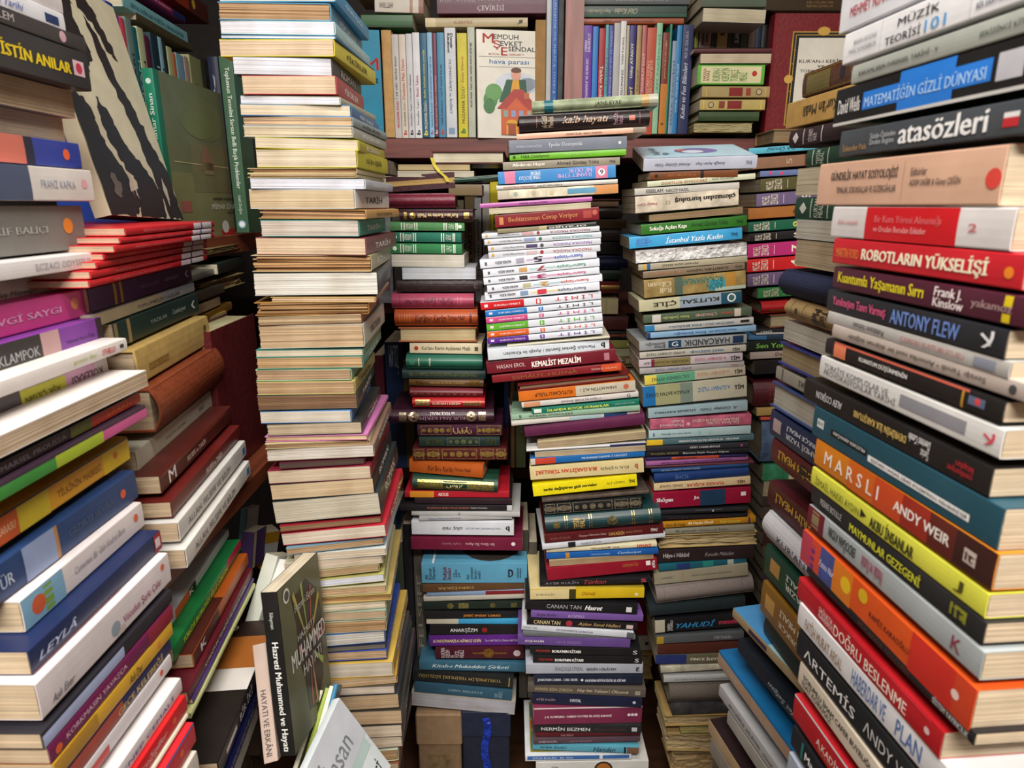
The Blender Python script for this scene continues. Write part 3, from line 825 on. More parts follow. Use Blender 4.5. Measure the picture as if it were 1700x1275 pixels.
b(696, 830, 725, 742, '1a2e2c', *orn(.35, .75, '8c9468'), q(.08, .3, '54644c', -.6, .6, 'foil'), q(.83, .95, '54644c', -.6, .6, 'foil'), dy=-1)
b(685, 842, 744, 765, '4c1418', *orn(.02, .12), *orn(.16, .28), *orn(.31, .68), *orn(.72, .86), *orn(.89, .98), dy=-2)
b(678, 803, 765, 787, 'b0541c', t('Kur\'ân-ı Kerîm', .25, .6, '4c2010', h=.42, i=1), t('Türkçe Meâli', .62, .84, '4c2010', h=.3, i=1), dy=4, rz=-8)
b(685, 827, 789, 813, '1c4434', q(.06, .95, 'a89c58', -.66, .66, 'foil'), q(.36, .64, '143024', -.55, .55), t('سورة', .4, .6, 'd8cc8c', h=.4), k='round', dy=5)
b(672, 845, 815, 826, 'b01c2c', q(.05, .28, 'd88c2c'), t('AIOLIS', .32, .42, 'f0d8d0', h=.5, b=2), k='soft', dy=0)
b(688, 850, 827, 837, '2c1c24', k='soft')
b(664, 850, 838, 848, '232024', t('Anadolu\'ya Adım Veren Kadınlar', .24, .62, 'b87058', h=.42), t('Gülsüm Poncelaşa', .63, .78, 'c8c8c8', h=.32), q(.955, 1, 'c8c8cc'), k='soft', dy=0, lab='slim black paperback with orange lettering in the middle of the recessed stack')
b(683, 863, 849, 857, 'b8b8b8', t('G', .43, .45, '202020', h=.5), k='soft')
b(696, 850, 857.5, 865, 'b0b0b0', t('Ahmed Günbay Yıldız', .1, .45, '4c5c9c', r=2, h=.4), k='soft', dy=-3)
b(683, 853, 866, 889, 'd4d8e0', t('uluç reis', .3, .5, '303038', r=2, h=.34, i=1), t('HALİKARNAS BALIKÇISI', .53, .87, '5c648c', r=2, h=.22, b=0), t('b', .92, .96, '18181c', r=2, h=.4, b=3), k='soft', dy=-1)
b(682, 867, 893, 914, '701a38', t('Bir Elma İki Ayna', .49, .75, 'd8b4bc', r=2, h=.34), t('Leyla İpekçi', .28, .45, 'b07c8c', r=2, h=.28), o(.92, 'e8e0e0', .1, .3), k='soft', dy=-1)
b(700, 875, 935, 969, '5a9cbc', t('Ali\nKemal\nMeram', .03, .13, '202830', h=.62, r=1, b=1), t('Padişah\nAnaları', .2, .28, '702840', h=.66, r=1, b=2), t('ve\n600\nyıl', .3, .37, '24404c', h=.4, r=1), t('bizi\nyöneten\ndevşir-\nmeler', .42, .56, '24404c', h=.6, r=1), t('D', .82, .87, '18242c', h=.4, b=4), t('toplumsal\ndönüşüm', .9, .95, '24404c', h=.5, r=1), k='soft', dy=-1, front=[('ell', .55, .35, .5, .3, '3c3430', 1), ('rect', 0, .88, 1, .9, 'd8e4e8', 1)], lab='thick light blue paperback under the maroon book low in the recessed stack')
b(702, 870, 970, 983, '5c4028', t('DERVİŞKÂR', .15, .5, 'c0a060', r=2, h=.5), k='soft', dy=-3)
b(708, 872, 984, 991, '8098b8', q(.6, 1, '7c2024'), k='soft', dy=-6)
b(703, 872, 992, 1000, 'b8b4a8', k='soft', dy=-8)
b(701, 868, 1001, 1013, '1c2822', o(.28, 'a8a464', 0, .8, 'foil'), q(.36, .46, 'b0ac6c', -.8, .8, 'foil'), o(.7, '8c8c54', 0, .7, 'foil'), q(.88, .94, '8c8c54', -.7, .7, 'foil'), k='soft', dy=-4)
b(705, 866, 1014, 1026, '1a1a1c', t('ESMÂÜ\'L HÜSNÂ ŞERHİ', .4, .78, 'd88c34', r=2, h=.5, b=2), k='soft', dy=3)
b(708, 860, 1027, 1036, '3c9ccc', q(0, .35, 'c0bca8'), k='soft')
b(714, 865, 1037, 1054, '1a1a1c', t('ANARŞİZM', .22, .52, 'e0e0e0', h=.55, b=1), o(.6, '8c2424', 0, .5), k='soft', dy=0)
b(713, 862, 1055, 1073, '5c2484', t('KONUŞMANIZLA HİPNOZ EDİN', .04, .58, 'e8d890', h=.44, b=2, i=1), t('İnci AKTAŞ & Özlem AKTAŞ', .62, .99, 'e0d0e8', h=.3), k='soft', dy=-2)
b(723, 870, 1074, 1095, '481424', t('KUR\'AN\nKERİM\nVE\nYÜCE\nMEALİ', .06, .32, 'd8c8cc', h=.8, r=1), o(.6, 'b08440', 0, .75, 'foil'), q(.42, .8, 'b08440', -.12, .12, 'foil'), o(.92, 'd8c8cc', 0, .5), dy=-2)
b(696, 872, 1097, 1112, '3a6880', t('Kitab-ı Mukaddes Şirketi', .12, .85, 'd8e4e8', h=.5, i=1), k='soft', dy=4)
b(685, 852, 1112, 1132, '1e2224', t('TOPLUMBİLİM TERİMLERİ SÖZLÜĞÜ', .06, .88, 'b09454', r=2, h=.34), q(.955, .965, 'a89c4c', -.8, .8), k='soft', dy=9)
b(688, 850, 1133, 1150, '30566c', t('ATATÜRK VAKFI', .35, .7, '8ca8b8', r=2, h=.3), t('YAPI\nKREDİ', .82, .9, '8ca8b8', h=.7, r=1), k='soft', dy=12)
b(682, 855, 1151, 1173, 'a8a494', m='F', pg='c0c0cc', k='soft', dy=12)
s.finish()

# ------------------------------------------------------------------ tall central stack
s = F = Stack('tall central stack', 900, 640, 1.12, jit=2.5, pages='dccba4', group='books of the tall central stack')
b = s.b
b(883, 1091, 167, 189, '8c9878', q(.1, .17, '1c6470'), t('JANE EYRE', .5, .71, '3c4434', v=-.1, h=.36), q(.87, .93, 'b89c68'), q(.93, 1, 'b0b0a0'), k='round', dy=-12, W=.13, mat='worn')
b(862, 1078, 191, 220, '241a1e', t('kalb hayatı', .33, .68, 'c8a890', h=.54, i=1), t('el-Gazâlî\nMevlânâ', .17, .26, 'b8a48c', r=1, h=.7), t('Prof. Dr.\nSelçuk', .72, .8, 'b0889c', r=1, h=.7), q(.84, .885, 'c87c6c', -.3, .3), q(.92, .925, '8c5c54', -.7, .7), q(.13, .135, '8c5c54', -.7, .7), k='round', dy=-11, mat='leather')
b(858, 1072, 222, 232, 'd8a890', q(.9, 1, '8c8070'), t('CENNETLİKLER - BAKAY ANNEMİN', .38, .66, '6c4c44', h=.4), dy=-12)
b(845, 1041, 233, 255, '707684', t('ANNA KARENİNA', .06, .28, 'a8b0bc', h=.3), t('Fyodor Dostoyevski', .34, .62, 'c4ccd8', h=.4), o(.94, 'd0d4dc', 0, .25), dy=-8)
b(846, 1039, 256, 267, '6aae28', t('Hâlâ Ciddiyim!', .1, .34, '243c14', h=.55), t('Murat Menteş', .48, .68, '9cc46c', h=.4), o(.04, '2c4418', 0, .5), dy=-9)
b(835, 1029, 269, 283, '8c8474', t('Afedersin Hayat', .08, .36, 'f0ece0', h=.5, b=2), t('Ahmed Günbay Yıldız', .46, .82, '34302c', h=.55), t('TİMAŞ', .91, .96, '34302c', h=.4, b=3), dy=-9)
b(827, 1022, 285, 307, '3c84c4', q(.055, .145, 'd07c9c'), t('ŞENLİKOĞLU\nEMİNE', .18, .36, 'dce8f4', r=2, h=.7), t('İHANET ETME\nNE OLUR', .5, .8, 'c0a4d8', r=2, h=.78, b=2), q(.83, .93, 'd07c9c'), o(.88, 'f0f0f0', 0, .55), t('9', .865, .895, '202020', h=.4, b=2), dy=-12)
b(824, 1025, 308, 315.5, 'c8c4bc', t('DÜZCELİ MEHMET', .06, .32, 'b0504c', h=.5), t('HALİT ERTUĞRUL', .34, .55, '5c5c5c', h=.5), dy=-11)
b(826, 1026, 316, 332, 'd8d0b8', q(0, .1, 'b8b0a0'), q(.58, .82, '5c94b4', -.6, .6), q(.8, 1, 'c88c54'), o(.15, '9ca8a0', 0, .5), o(.3, 'b4ac88', .1, .5), o(.45, 'c8b890', -.1, .5), dy=-11, mat='worn')
b(797, 983, 338, 346, 'b060a4', t('İZMİR KUŞATMASI', .35, .6, '402048', h=.5), dy=-12)
b(812, 981, 346.5, 356, 'd8ccac', m='F', pg='d8ccac', dy=-11)
b(822, 994, 357, 379, '7c1822', t('Bediüzzaman Cevap Veriyor', .13, .8, 'c88454', h=.5, b=1), q(.85, .93, 'a0403c', -.6, .6), q(.04, .08, 'c88454', -.6, .6), o(.96, 'b8604c', .2, .4), dy=-14)
b(826, 990, 380, 388, '242a26', q(0, .42, '8c8468'), q(.42, .5, 'b0a884'), t('orange', .52, .9, 'd8d8d0', r=2, h=.5), dy=-12)
for i, (x0, x1, y0, y1) in enumerate([(800, 995, 388, 397), (804, 998, 397.5, 407.5), (810, 997, 408, 418.5), (811, 996, 419, 430)]):
    b(x0, x1, y0, y1, 'ccd0d8', t('MADOKA MAGICA', .58, .92, ['a04858', '54a0a0', '8c5cb0', 'b05c5c'][i], r=2, h=.4), t('Hanokage & Magica Quartet', .13, .32, '6c6c74', r=2, h=.3), o(.04, 'c8a050', 0, .5), o(.48, ['a03038', '3c6c50', '4c4c54', 'a03038'][i], 0, .6), q(.34, .44, ['c8a0a0', '8c9cc0', '4c4468', 'c8b4b4'][i], -.6, .6), dy=-13, cat='comic book')
for i, (x0, x1, y0, y1) in enumerate([(797, 990, 431.5, 447), (802, 995, 447.5, 461), (803, 995, 461.5, 473.5), (809, 1000, 474, 486), (805, 995, 486.5, 500)]):
    c = ['3c60b8', '4c9c84', 'c83c78', 'c8503c', '4c5470'][i]
    b(x0, x1, y0, y1, 'dce0ea', t('Rosario+Vampire', .64, .88, c, r=2, h=.5, b=2), t('AKIHISA IKEDA', .13, .27, '30303c', r=2, h=.32, b=2), q(.4, .66, ['c0a8c8', 'a8d0c8', 'd890b8', 'a8ccd4', 'e0d07c'][i], -.2, .15), t('57321'[i], .46, .54, ['303038', '9c3044', 'a03060', 'c89030', 'c83048'][i], r=2, h=.6, b=3), q(.31, .38, ['a4a0b4', 'c8a068', '3c3840', 'b8b48c', '7c98b8'][i], -.6, .6), q(.04, .06, '5c5c64', -.4, .4), dy=-19, cat='comic book')
for i, (x0, x1, y0, y1, c) in enumerate([(798, 998, 502, 515, 'c41820'), (806, 998, 516, 526, '1c74c4'), (807, 999, 527, 537, 'c84c84'), (808, 1000, 538, 550, '5cac28'), (809, 1001, 551, 561, 'd85c18'), (809, 1000, 562, 572, '5c2894')]):
    b(x0, x1, y0, y1, 'd8dce6', q(0, .36, c), t('SUSUZLU ÖFKECİ', .11, .33, 'f0e8e8', h=.32, b=2), q(.46, .5, c, -.7, .7), t('123456'[i], .47, .49, 'f0f0f0', r=2, h=.5), t('L İ M İ T', .62, .93, c if i != 1 else '303030', r=2, h=.55), q(.03, .06, 'e0d0d8', -.4, .4), dy=-18, cat='comic book')
b(842, 1012, 573, 577, 'c8c4b0', dy=-16)
b(810, 1012, 579, 598, 'd0d8e0', t('Memduh Şevket Esendal / Ayaşlı ile Kiracıları', .13, .88, '3c3c44', r=2, h=.4, i=0), t('b', .93, .965, '141418', r=2, h=.5, b=3), dy=-16)
b(808, 1022, 601, 622, '6c1424', t('HASAN EROL', .08, .3, 'd8b8b4', h=.32, b=0), t('KEMALİST MEZALİM', .35, .73, 'f4ece4', h=.62, b=3), q(.91, .95, 'b07480', -.7, .5), dy=-23)
b(817, 1031, 624, 637, '7c1a24', q(.85, 1, 'c84c24'), t('ESMÂÜ\'L-HÜSNÂ', .16, .66, '8c5c28', h=.55, b=0), t('İSMAİL KILINÇ', .77, .97, 'e0b8a8', h=.34, b=0), dy=-23)
b(860, 1047, 638, 648, '701c1c', m='F', pg='9c7c58', dy=-18, k='hard')
b(861, 1055, 649, 667, 'd06c1c', q(.49, 1, 'c0b8a4'), t('KUYUCAKLI YUSUF', .14, .46, '2c1c10', r=2, h=.34), t('SABAHATTİN ALİ 1', .53, .84, '2c2c28', r=2, h=.34), o(.92, 'c0684c', 0, .5), dy=-18)
b(866, 1060, 668, 677, 'ccc8c4', q(.02, .16, 'c8906c'), t('EMİNE ŞENLİKOĞLU', .34, .68, '5c3c54', h=.5), t('G', .9, .93, '383c44', h=.6), dy=-18)
b(883, 1061, 678, 688, '14705c', q(.02, .09, 'dce4dc', -.7, .7), t('İSLAMDA BÜYÜK GÜNAHLAR', .14, .72, 'dce058', h=.56, b=2), t('YAŞAR NURİ ÖZTÜRK', .77, .96, 'a8ccc4', h=.3), dy=-16)
b(849, 1062, 689, 698, '8cac94', t('BAŞARI ÖYKÜLERİ', .14, .48, '5c4438', h=.5), t('5', .06, .08, '283028', h=.6), dy=-17)
b(849, 1063, 699, 706, 'c4c0b8', q(.45, .7, '9cb4b8'), q(.72, .9, '1c3c6c'), dy=-17)
b(871, 1070, 708, 727, '5c2044', k='hard', dy=-23)
b(893, 1072, 735, 747, 'c8b890', m='F', pg='b8a078', dy=-20)
b(874, 1072, 747, 751, 'd0d0d0', q(.7, 1, '28285c'), dy=-14)
b(888, 1071, 752, 761, 'b8b4a4', m='F', pg='c4ac84', dy=-14)
b(881, 1070, 762, 773, '1c64a8', q(.04, .22, 'c04030'), q(0, .04, 'c8c0b0'), t('MUHABBETNAME-İ DEHŞET', .45, .85, 'c8d8e8', h=.5), dy=-16)
b(880, 1068, 776, 799, 'd4c490', t('BULGARİSTAN TÜRKLERİ', .05, .59, 'c8502c', r=2, h=.36, b=3), t('BİLÂL N ŞİMŞİR', .62, .87, '6c6450', r=2, h=.3), t('b', .92, .95, 'b83c2c', r=2, h=.4, b=3), dy=-16)
b(885, 1057, 806, 826, 'e8d814', t('tarihi değiştiren gizli servisler', .1, .62, '1c1c10', h=.34, b=3), t('ALİ ÇİMEN', .71, .88, '4c4810', h=.26, b=0), t('TİMAŞ', .92, .98, '3c3810', h=.4, b=3), dy=-20)
b(900, 1078, 828, 834, '4c3c30', dy=-14, mat='worn')
b(902, 1066, 836, 856, '14181a', *orn(.02, .12, 'b0a890'), *orn(.14, .28, 'b0a890'), *orn(.3, .7, 'b0a890'), *orn(.72, .86, 'b0a890'), *orn(.88, .98, 'b0a890'), dy=-13, k='hard')
b(905, 1096, 857, 884, '1a3c40', q(.17, .175, G_, -.95, .95, 'foil'), q(.19, .195, G_, -.95, .95, 'foil'), q(.38, .385, G_, -.95, .95, 'foil'), q(.4, .405, G_, -.95, .95, 'foil'), q(.75, .755, G_, -.95, .95, 'foil'), q(.77, .775, G_, -.95, .95, 'foil'), q(.9, .905, G_, -.95, .95, 'foil'), q(.92, .925, G_, -.95, .95, 'foil'), o(.1, 'a89458', 0, .4, 'foil'), o(.58, '8c8460', 0, .6, 'foil'), t('TEFSİR\nMEALİ', .23, .34, G_, h=.7, r=1), k='round', dy=-16)
b(904, 1102, 886, 901, '541418', t('TALHA UĞURLUEL', .04, .22, '8c5c58', h=.34), t('Dünyaya Hükmeden Sultan', .29, .52, 'b89c94', h=.32), t('KANUNİNİN', .54, .67, 'c89c54', h=.5), t('ABİDE EĞİTİMİ', .68, .82, 'b07c54', h=.26), t('TİMAŞ', .89, .95, 'd8d0c8', h=.5, b=3), dy=-15)
b(900, 1105, 902, 911, 'c8ccd4', q(.21, .27, '1c1c20'), t('TEDRİCİ EĞİTİM', .31, .48, '5c6068', h=.5), dy=-17)
b(907, 1090, 912, 919, 'd8d0b0', t('ZAMAN', .82, .95, 'c83c24', r=2, h=.7, b=3), t('bir gelenek', .4, .66, '4c4434', r=2, h=.5), dy=-13)
b(907, 1092, 920, 930, '1658a4', q(.175, .21, 'b8843c'), t('CUMHURİYET DÖNEMİ', .4, .57, 'a8c8e8', h=.3), t('Cumhuriyet', .64, .85, 'b8d0e8', h=.5, i=1), dy=-12)
b(912, 1085, 931, 941, 'b8a480', m='F', pg='b49468', dy=-14)
b(908, 1091, 942, 964, '8c1228', q(.9, .94, 'f0e8e8', -.1, .6), t('alfa', .95, .98, 'f0e8e8', r=1, h=.6), t('Cumhuriyetin Tarihi', .69, .83, 'b8702c', v=.2, h=.4, i=1), dy=-17)
b(896, 1080, 965, 975, '1c1a1e', t('AYŞE KULİN', .05, .35, '8c8890', h=.6, b=0), t('Türkan', .4, .6, 'a83c3c', h=.7, i=1), t('S', .91, .96, 'c84c5c', h=.6, b=2), dy=-9)
b(880, 1070, 977, 994, 'd4b41c', q(0, .34, 'd4c490'), q(.34, .4, '3c3818'), t('AYŞE KULİN', .05, .21, '3c3420', h=.3, b=0), t('Dönüş', .45, .57, '9c4c14', h=.4, i=1), o(.93, 'e8e8c8', -.2, .3), dy=0, front=[('rect', 0, 0, 1, .6, 'd4b838', 1), ('rect', 0, .6, 1, 1, 'd4c490', 1)])
b(872, 1058, 996, 1012, '17171b', t('CANAN TAN', .19, .5, 'a8a8b0', h=.42, b=0), t('Hasret', .53, .69, 'f0f0f0', h=.5, b=3, i=1), q(.9, .95, 'e0e0e0', -.6, .5), dy=8)
b(882, 1068, 1013, 1024, '74549c', t('Ayşe Kulin', .04, .22, '3c2850', h=.55, i=1), t('KÖPRÜ', .33, .47, 'c0a8d8', h=.5), dy=9)
b(875, 1058, 1025, 1036, '1b1819', t('CANAN TAN', .06, .3, 'd8c494', h=.6, b=1), o(.38, 'a83040', 0, .9), t('Aşkın Sanal Halleri', .46, .85, 'c8a870', h=.6, i=1), q(.9, .96, 'd8c0c0', -.6, .6), dy=11)
b(866, 1051, 1037, 1047, 'd0d4de', t('CANAN TAN', .01, .14, '5c5c6c', h=.4, b=0), t('SÖYLENMEMİŞ ŞARKILAR', .31, .64, '4c4c60', h=.45), q(.94, 1, '5c5c64'), dy=11)
b(868, 1055, 1048, 1055, '64686c', dy=8)
b(860, 1046, 1056, 1071, '64488c', t('AYŞE KULİN', .06, .23, 'f0ece8', h=.34, b=2), t('GECE SESLERİ', .34, .56, '9c80c0', h=.36), dy=4)
b(880, 1063, 1074, 1087, '18181b', t('AYŞE KULİN', .05, .18, 'b83c34', h=.4, b=3), t('BORA\'NIN KİTABI', .2, .46, 'f0f0f0', h=.48, b=3), t('S', .93, .97, 'd0d0d0', h=.5), dy=1)
b(885, 1066, 1088, 1101, '18181b', t('AYŞE KULİN', .05, .18, 'b83c34', h=.4, b=3), t('BORA\'NIN KİTABI', .2, .46, 'f0f0f0', h=.48, b=3), t('S', .93, .97, 'd0d0d0', h=.5), dy=1)
b(873, 1067, 1102, 1119, 'acb0bc', t('SHAQUILLE O\'NEAL', .25, .49, '4c4c54', h=.5, b=0), t('BENİM HİKÂYEM', .52, .77, '2c2c34', h=.34, b=2), t('PK', .94, .97, '202028', r=1, h=.5, b=3), dy=-1)
b(887, 1067, 1121, 1137, '1c2438', t('JONATHAN CAINER - CARL RIDER', .03, .4, 'd8dce8', h=.34, b=2), o(.44, 'e8e8f0', 0, .25), t('MODERN BÜYÜCÜLÜK EL KİTABI', .47, .84, 'd8dce8', h=.34, b=3), dy=-1)
b(876, 1071, 1138, 1152, '5c544c', t('AVNER BEN-ZAKEN', .06, .38, 'b0a480', h=.34), t('Hay bin Yakzan\'ı Okumak', .42, .86, 'd0c4a8', h=.5, i=1), q(.91, .955, 'a09888', -.5, .5), dy=3)
b(883, 1065, 1154, 1171, '18203c', t('AYŞE KULİN', .04, .21, 'c0a0a0', h=.3, b=0), t('HAYAL', .35, .45, 'e0e0e8', h=.32, b=1), o(.93, 'c8ccd8', 0, .28), dy=1)
b(886, 1066, 1173, 1202, '7c2c4c', q(0, 1, 'e0d8d8', .86, 1), t('J. K. ROWLING • HARRY POTTER VE ATEŞ KADEHİ', .1, .72, 'f4ecec', v=-.05, h=.2, b=3), o(.88, 'f0e8e8', 0, .16), q(.9, .925, 'f0e8e8', -.14, .14), o(.945, 'f0e8e8', 0, .16), dy=0)
b(888, 1064, 1204, 1218, '26282a', t('NERMİN BEZMEN', .06, .52, 'e4e4e4', h=.5, b=1), t('Nereye sana, İstanbul', .57, .85, '6c3c40', h=.36), q(.91, .96, 'c8c8c8', -.5, .5), dy=-3)
b(890, 1063, 1219, 1225, '541820', t('M.B. RIFAT', .24, .36, 'b08c8c', h=.5), dy=-5)
b(885, 1063, 1226, 1235, '58444f', t('AYŞE KULİN', .05, .22, 'e0d8dc', h=.4, b=0), t('GECE SESLERİ', .34, .55, 'a8849c', h=.4, i=1), dy=-3)
b(884, 1060, 1236, 1247, '5ca8c0', t('ayşe kulin', .07, .32, '243c48', h=.5, i=1), t('Handan', .57, .78, '1c3444', h=.7, i=1), q(.86, .88, '1c2428'), q(.89, 1, '7c5c48'), dy=2)
b(872, 1048, 1254, 1264, 'dce0e4', q(.02, .7, '3c6cb0', -.5, .8), q(.73, .98, '3c6cb0', -.5, .8), t('AYŞE KULİN   Bir Gün', .07, .45, 'dce8f8', v=.15, h=.45), dy=-3, W=.155, front=[('rect', .05, .04, .95, .95, '9c8c3c', 1), ('rect', .1, .5, .4, .94, '4c7c4c', 2), ('rect', .45, .4, .6, .94, 'b0502c', 2), ('rect', .65, .5, .9, .94, '2c5c54', 2)])
b(890, 1076, 1265, 1302, 'd4d4d0', t('KIŞ\nYOLU', .06, .2, '4c4c4c', h=.6, r=1), o(.6, '20201c', .3, .7), o(.6, 'b06c30', .3, .55), q(.56, .6, 'd8a84c', .2, .6), dy=-3)
s.finish()

# ------------------------------------------------------------------ centre right stack
s = Gs = Stack('centre-right stack', 1120, 640, 1.14, nm='novel', jit=2, pages='b8a888', group='books of the centre-right stack')
b = s.b
b(1069, 1255, 263, 285, 'b8bccc', t('Ahmed Günbay Yıldız', .1, .42, '54586c', r=2, h=.32, i=1), t('Sokağa Açılan Kapı', .46, .72, '54586c', r=2, h=.3, i=1), t('TİMAŞ', .9, .955, '6c7080', h=.4, b=2), dy=-5, W=.15, rz=-3, tilt=11,
  front=[('rect', .03, .02, .99, .98, 'b4d4e4', 1), ('ell', .5, .46, .22, .2, '7c70b0', 2), ('ell', .42, .5, .12, .1, 'dce4f0', 3), ('ell', .55, .6, .08, .05, 'c87c60', 4), ('txt', 'Sokağa Açılan\nKapı', .2, .72, .8, .9, '5c6c84', 0, 4)], lab='thick pale blue paperback with a painted cover, lying topmost on the centre-right stack')
b(1079, 1225, 286, 299, '6c3c1c', q(.575, .61, '1c1410'), t('SAİT HALİM PAŞA', .2, .52, 'a8602c', h=.5), o(.07, '1c1410', 0, .45), dy=-5)
b(1074, 1255, 301, 311, 'c4c8ac', t('DOSTLUK ÖYKÜLERİ', .13, .55, 'b06444', h=.55), t('Selim Gündüzalp', .6, .8, '6c6c5c', h=.4), dy=-14)
b(1053, 1228, 313, 325, 'b8b4ac', t('ESSELAM', .11, .27, '34343c', h=.5), t('NECİP FAZIL', .3, .52, '4c4c50', h=.5), dy=-11)
b(1054, 1227, 326, 355, 'c4b8a4', t('çıkmazdan kurtuluş', .38, .97, '28241c', r=2, v=.2, h=.36, b=3), t('Hasip Cam', .02, .21, 'a4485c', r=2, h=.2), t('33', .29, .34, '8c8474', h=.22, b=0), dy=-14, mat='worn')
b(1078, 1233, 357, 368, '8c8458', m='F', pg='9c7c54', dy=-14)
b(1064, 1240, 373, 391, '2c6c20', t('Sokağa Açılan Kapı', .08, .43, 'f0f0e4', h=.55, b=2), t('Ahmed Günbay Yıldız', .47, .82, '16380e', h=.55), t('TİMAŞ', .9, .96, '16380e', h=.4, b=3), dy=-16)
b(1045, 1231, 394, 414, '3c9cd0', t('AHMED\nGÜNBAY\nYILDIZ', .06, .2, '5878c0', h=.66), t('İstanbul Yazla Kadın', .32, .83, 'f0f8fc', h=.6, b=1, i=1), t('TİMAŞ', .9, .96, '1c4c74', h=.4, b=3), dy=-17)
b(1055, 1240, 416, 438, 'b8b4b4', q(0, 1, 'd8d8d8', -1, .4, 'plastic'), mat='plastic', dy=-14, lab='bundle of books wrapped in crumpled clear plastic in the centre-right stack')
b(1060, 1240, 439, 450, 'a49c84', q(.05, .07, 'c89c2c'), q(.08, .11, '24548c'), t('PEYAMİ SAFA SERİSİ', .22, .55, '3c3c38', r=2, h=.4), dy=-15)
b(1068, 1236, 451, 463, '7c6c58', t('AHMED GÜNBAY YILDIZ', .06, .4, 'a4724c', r=2, h=.45), t('GURBETİ BEN YAŞADIM', .43, .84, '201c18', r=2, h=.5), t('TİMAŞ', .9, .97, '2c2824', h=.4, b=2), dy=-16)
b(1069, 1238, 465, 496, '8c7438', q(.3, .38, '4c5c50'), q(.64, .8, '3c8ca0', -.9, .3), q(.8, .9, 'a87c34'), q(.7, 1, 'a8b4a4', -1, -.6), t('Ralf\nCilasun', .04, .27, 'c8b894', r=2, h=.66, b=2), t('ASON\nROKAMANLAR', .36, .78, '2c6c64', r=2, h=.7, b=2), dy=-17, mat='worn')
b(1061, 1231, 499, 519, 'b8b494', q(.4, .8, '8c9cac'), q(.8, 1, '1c4c60'), t('KUTSAL ÇİLE', .14, .78, '282420', r=2, h=.56, b=2), o(.9, 'd8dcd4', 0, .75), o(.9, '3c5c68', 0, .5), dy=-17)
b(1069, 1247, 524, 538, '4c5c48', q(.08, .16, 'c8c4bc'), t('Emine Şenlikoğlu', .18, .42, 'c4c874', r=2, h=.42), t('ÇİNGENE', .48, .68, 'd0a8a0', r=2, h=.5), t('Roman', .72, .82, 'c84c44', r=2, h=.4), q(.84, .9, 'c8bcb0'), dy=-15)
b(1071, 1250, 541, 552, 'b8b8b4', q(0, .09, '2c78a8'), t('HRİSTİYAN GÜLÜ / EMİNE ŞENLİKOĞLU', .22, .82, '4c6884', r=2, h=.5, b=2), q(.88, .96, '202024', -.3, .5), dy=-15)
b(1075, 1254, 553, 563, '84aac8', t('Emine Şenlikoğlu', .25, .54, '2c3c94', r=2, h=.5), t('Suçum İçimizde mi?', .57, .82, '2c3c94', r=2, h=.5), q(0, .03, '24386c'), dy=-14)
b(1061, 1240, 567, 583, '94989c', t('Emine\nŞenlikoğlu', .06, .24, '3c4048', r=2, h=.7), q(.27, .39, '1c3c5c', -.8, .8), t('G', .3, .36, 'd8dce0', h=.5), t('HARCANDIK', .42, .84, '2c3034', r=2, h=.62), q(.87, .97, '1c3454', -.8, .8), dy=-13)
b(1062, 1238, 585, 596, 'b4b0a4', t('AHMED GÜNBAY YILDIZ', .06, .43, '4c4c4c', r=2, h=.45), t('MAVİ GÖZYAŞI', .48, .79, '2c6c9c', r=2, h=.5, b=2), t('TİM', .87, .94, '4c3c38', h=.55, b=3), dy=-13)
b(1061, 1232, 598, 611, 'b8acb4', q(.15, .5, '84784c'), q(.12, .15, '7c1c3c'), t('SOKAĞA AÇILAN KAPI', .05, .48, '3c3420', r=2, h=.42), t('A GÜNBAY YILDIZ', .54, .84, 'b44c60', r=2, h=.4), t('TİM', .88, .97, '202020', h=.6, b=3), q(.5, 1, 'c8c4bc', -1, -.9), dy=-13)
b(1062, 1235, 612, 622, 'a09c9c', t('AHMED GÜNBAY YILDIZ', .15, .5, '54608c', r=2, h=.45), t('TİM', .87, .94, 'b0684c', h=.4, b=2), dy=-13)
b(1070, 1237, 624, 640, 'a8c08c', q(0, .12, 'd8c450'), q(.12, .5, '5c9c7c'), q(.5, 1, 'b4ac98'), t('ÜÇ DENİZ ÖTESİ', .07, .44, '24443c', r=2, h=.45), t('A.GÜNBAY YILDIZ', .52, .84, 'b87c64', r=2, h=.4), t('TİM', .89, .97, '24201c', h=.5, b=3), dy=-18)
b(1067, 1240, 641, 676, 'b4b09c', q(0, .12, '1c68a4'), q(.12, .36, '9c9c74'), q(.36, .48, '748478'), t('AYNADA BATAN GÜNEŞ', .03, .45, '24302c', r=2, v=.1, h=.26), t('A.GÜNBAY YILDIZ', .53, .84, '4c84b8', r=2, v=.1, h=.24), t('TİM', .88, .97, '24201c', v=.1, h=.26, b=3), dy=-17)
b(1076, 1241, 678, 695, '94acb4', t('ÇİÇEKLER SUSAYINCA', .06, .48, '24343c', r=2, h=.3, b=2), t('A. Günbay Yıldız', .52, .9, '34444c', r=2, h=.36, i=1), dy=-13)
b(1079, 1247, 696, 714, 'b0506c', t('İSLÂMA GÖRE\nİNSAN PSİKOLOJİSİ', .42, .88, 'd8b8b4', r=2, h=.7, b=2), t('Muhammed\nKutub', .1, .33, 'd8b8bc', r=2, h=.66), o(.38, 'd8b0b0', -.2, .3), dy=-9, mat='worn')
b(1077, 1246, 715, 729, 'a8c0c4', t('Geleceğe yön veren liderler', .12, .42, '4c6870', h=.3), o(.5, '8cb8b4', 0, .5), o(.6, '9cc0bc', 0, .5), t('B', .04, .06, '3c5c8c', h=.4), dy=-9)
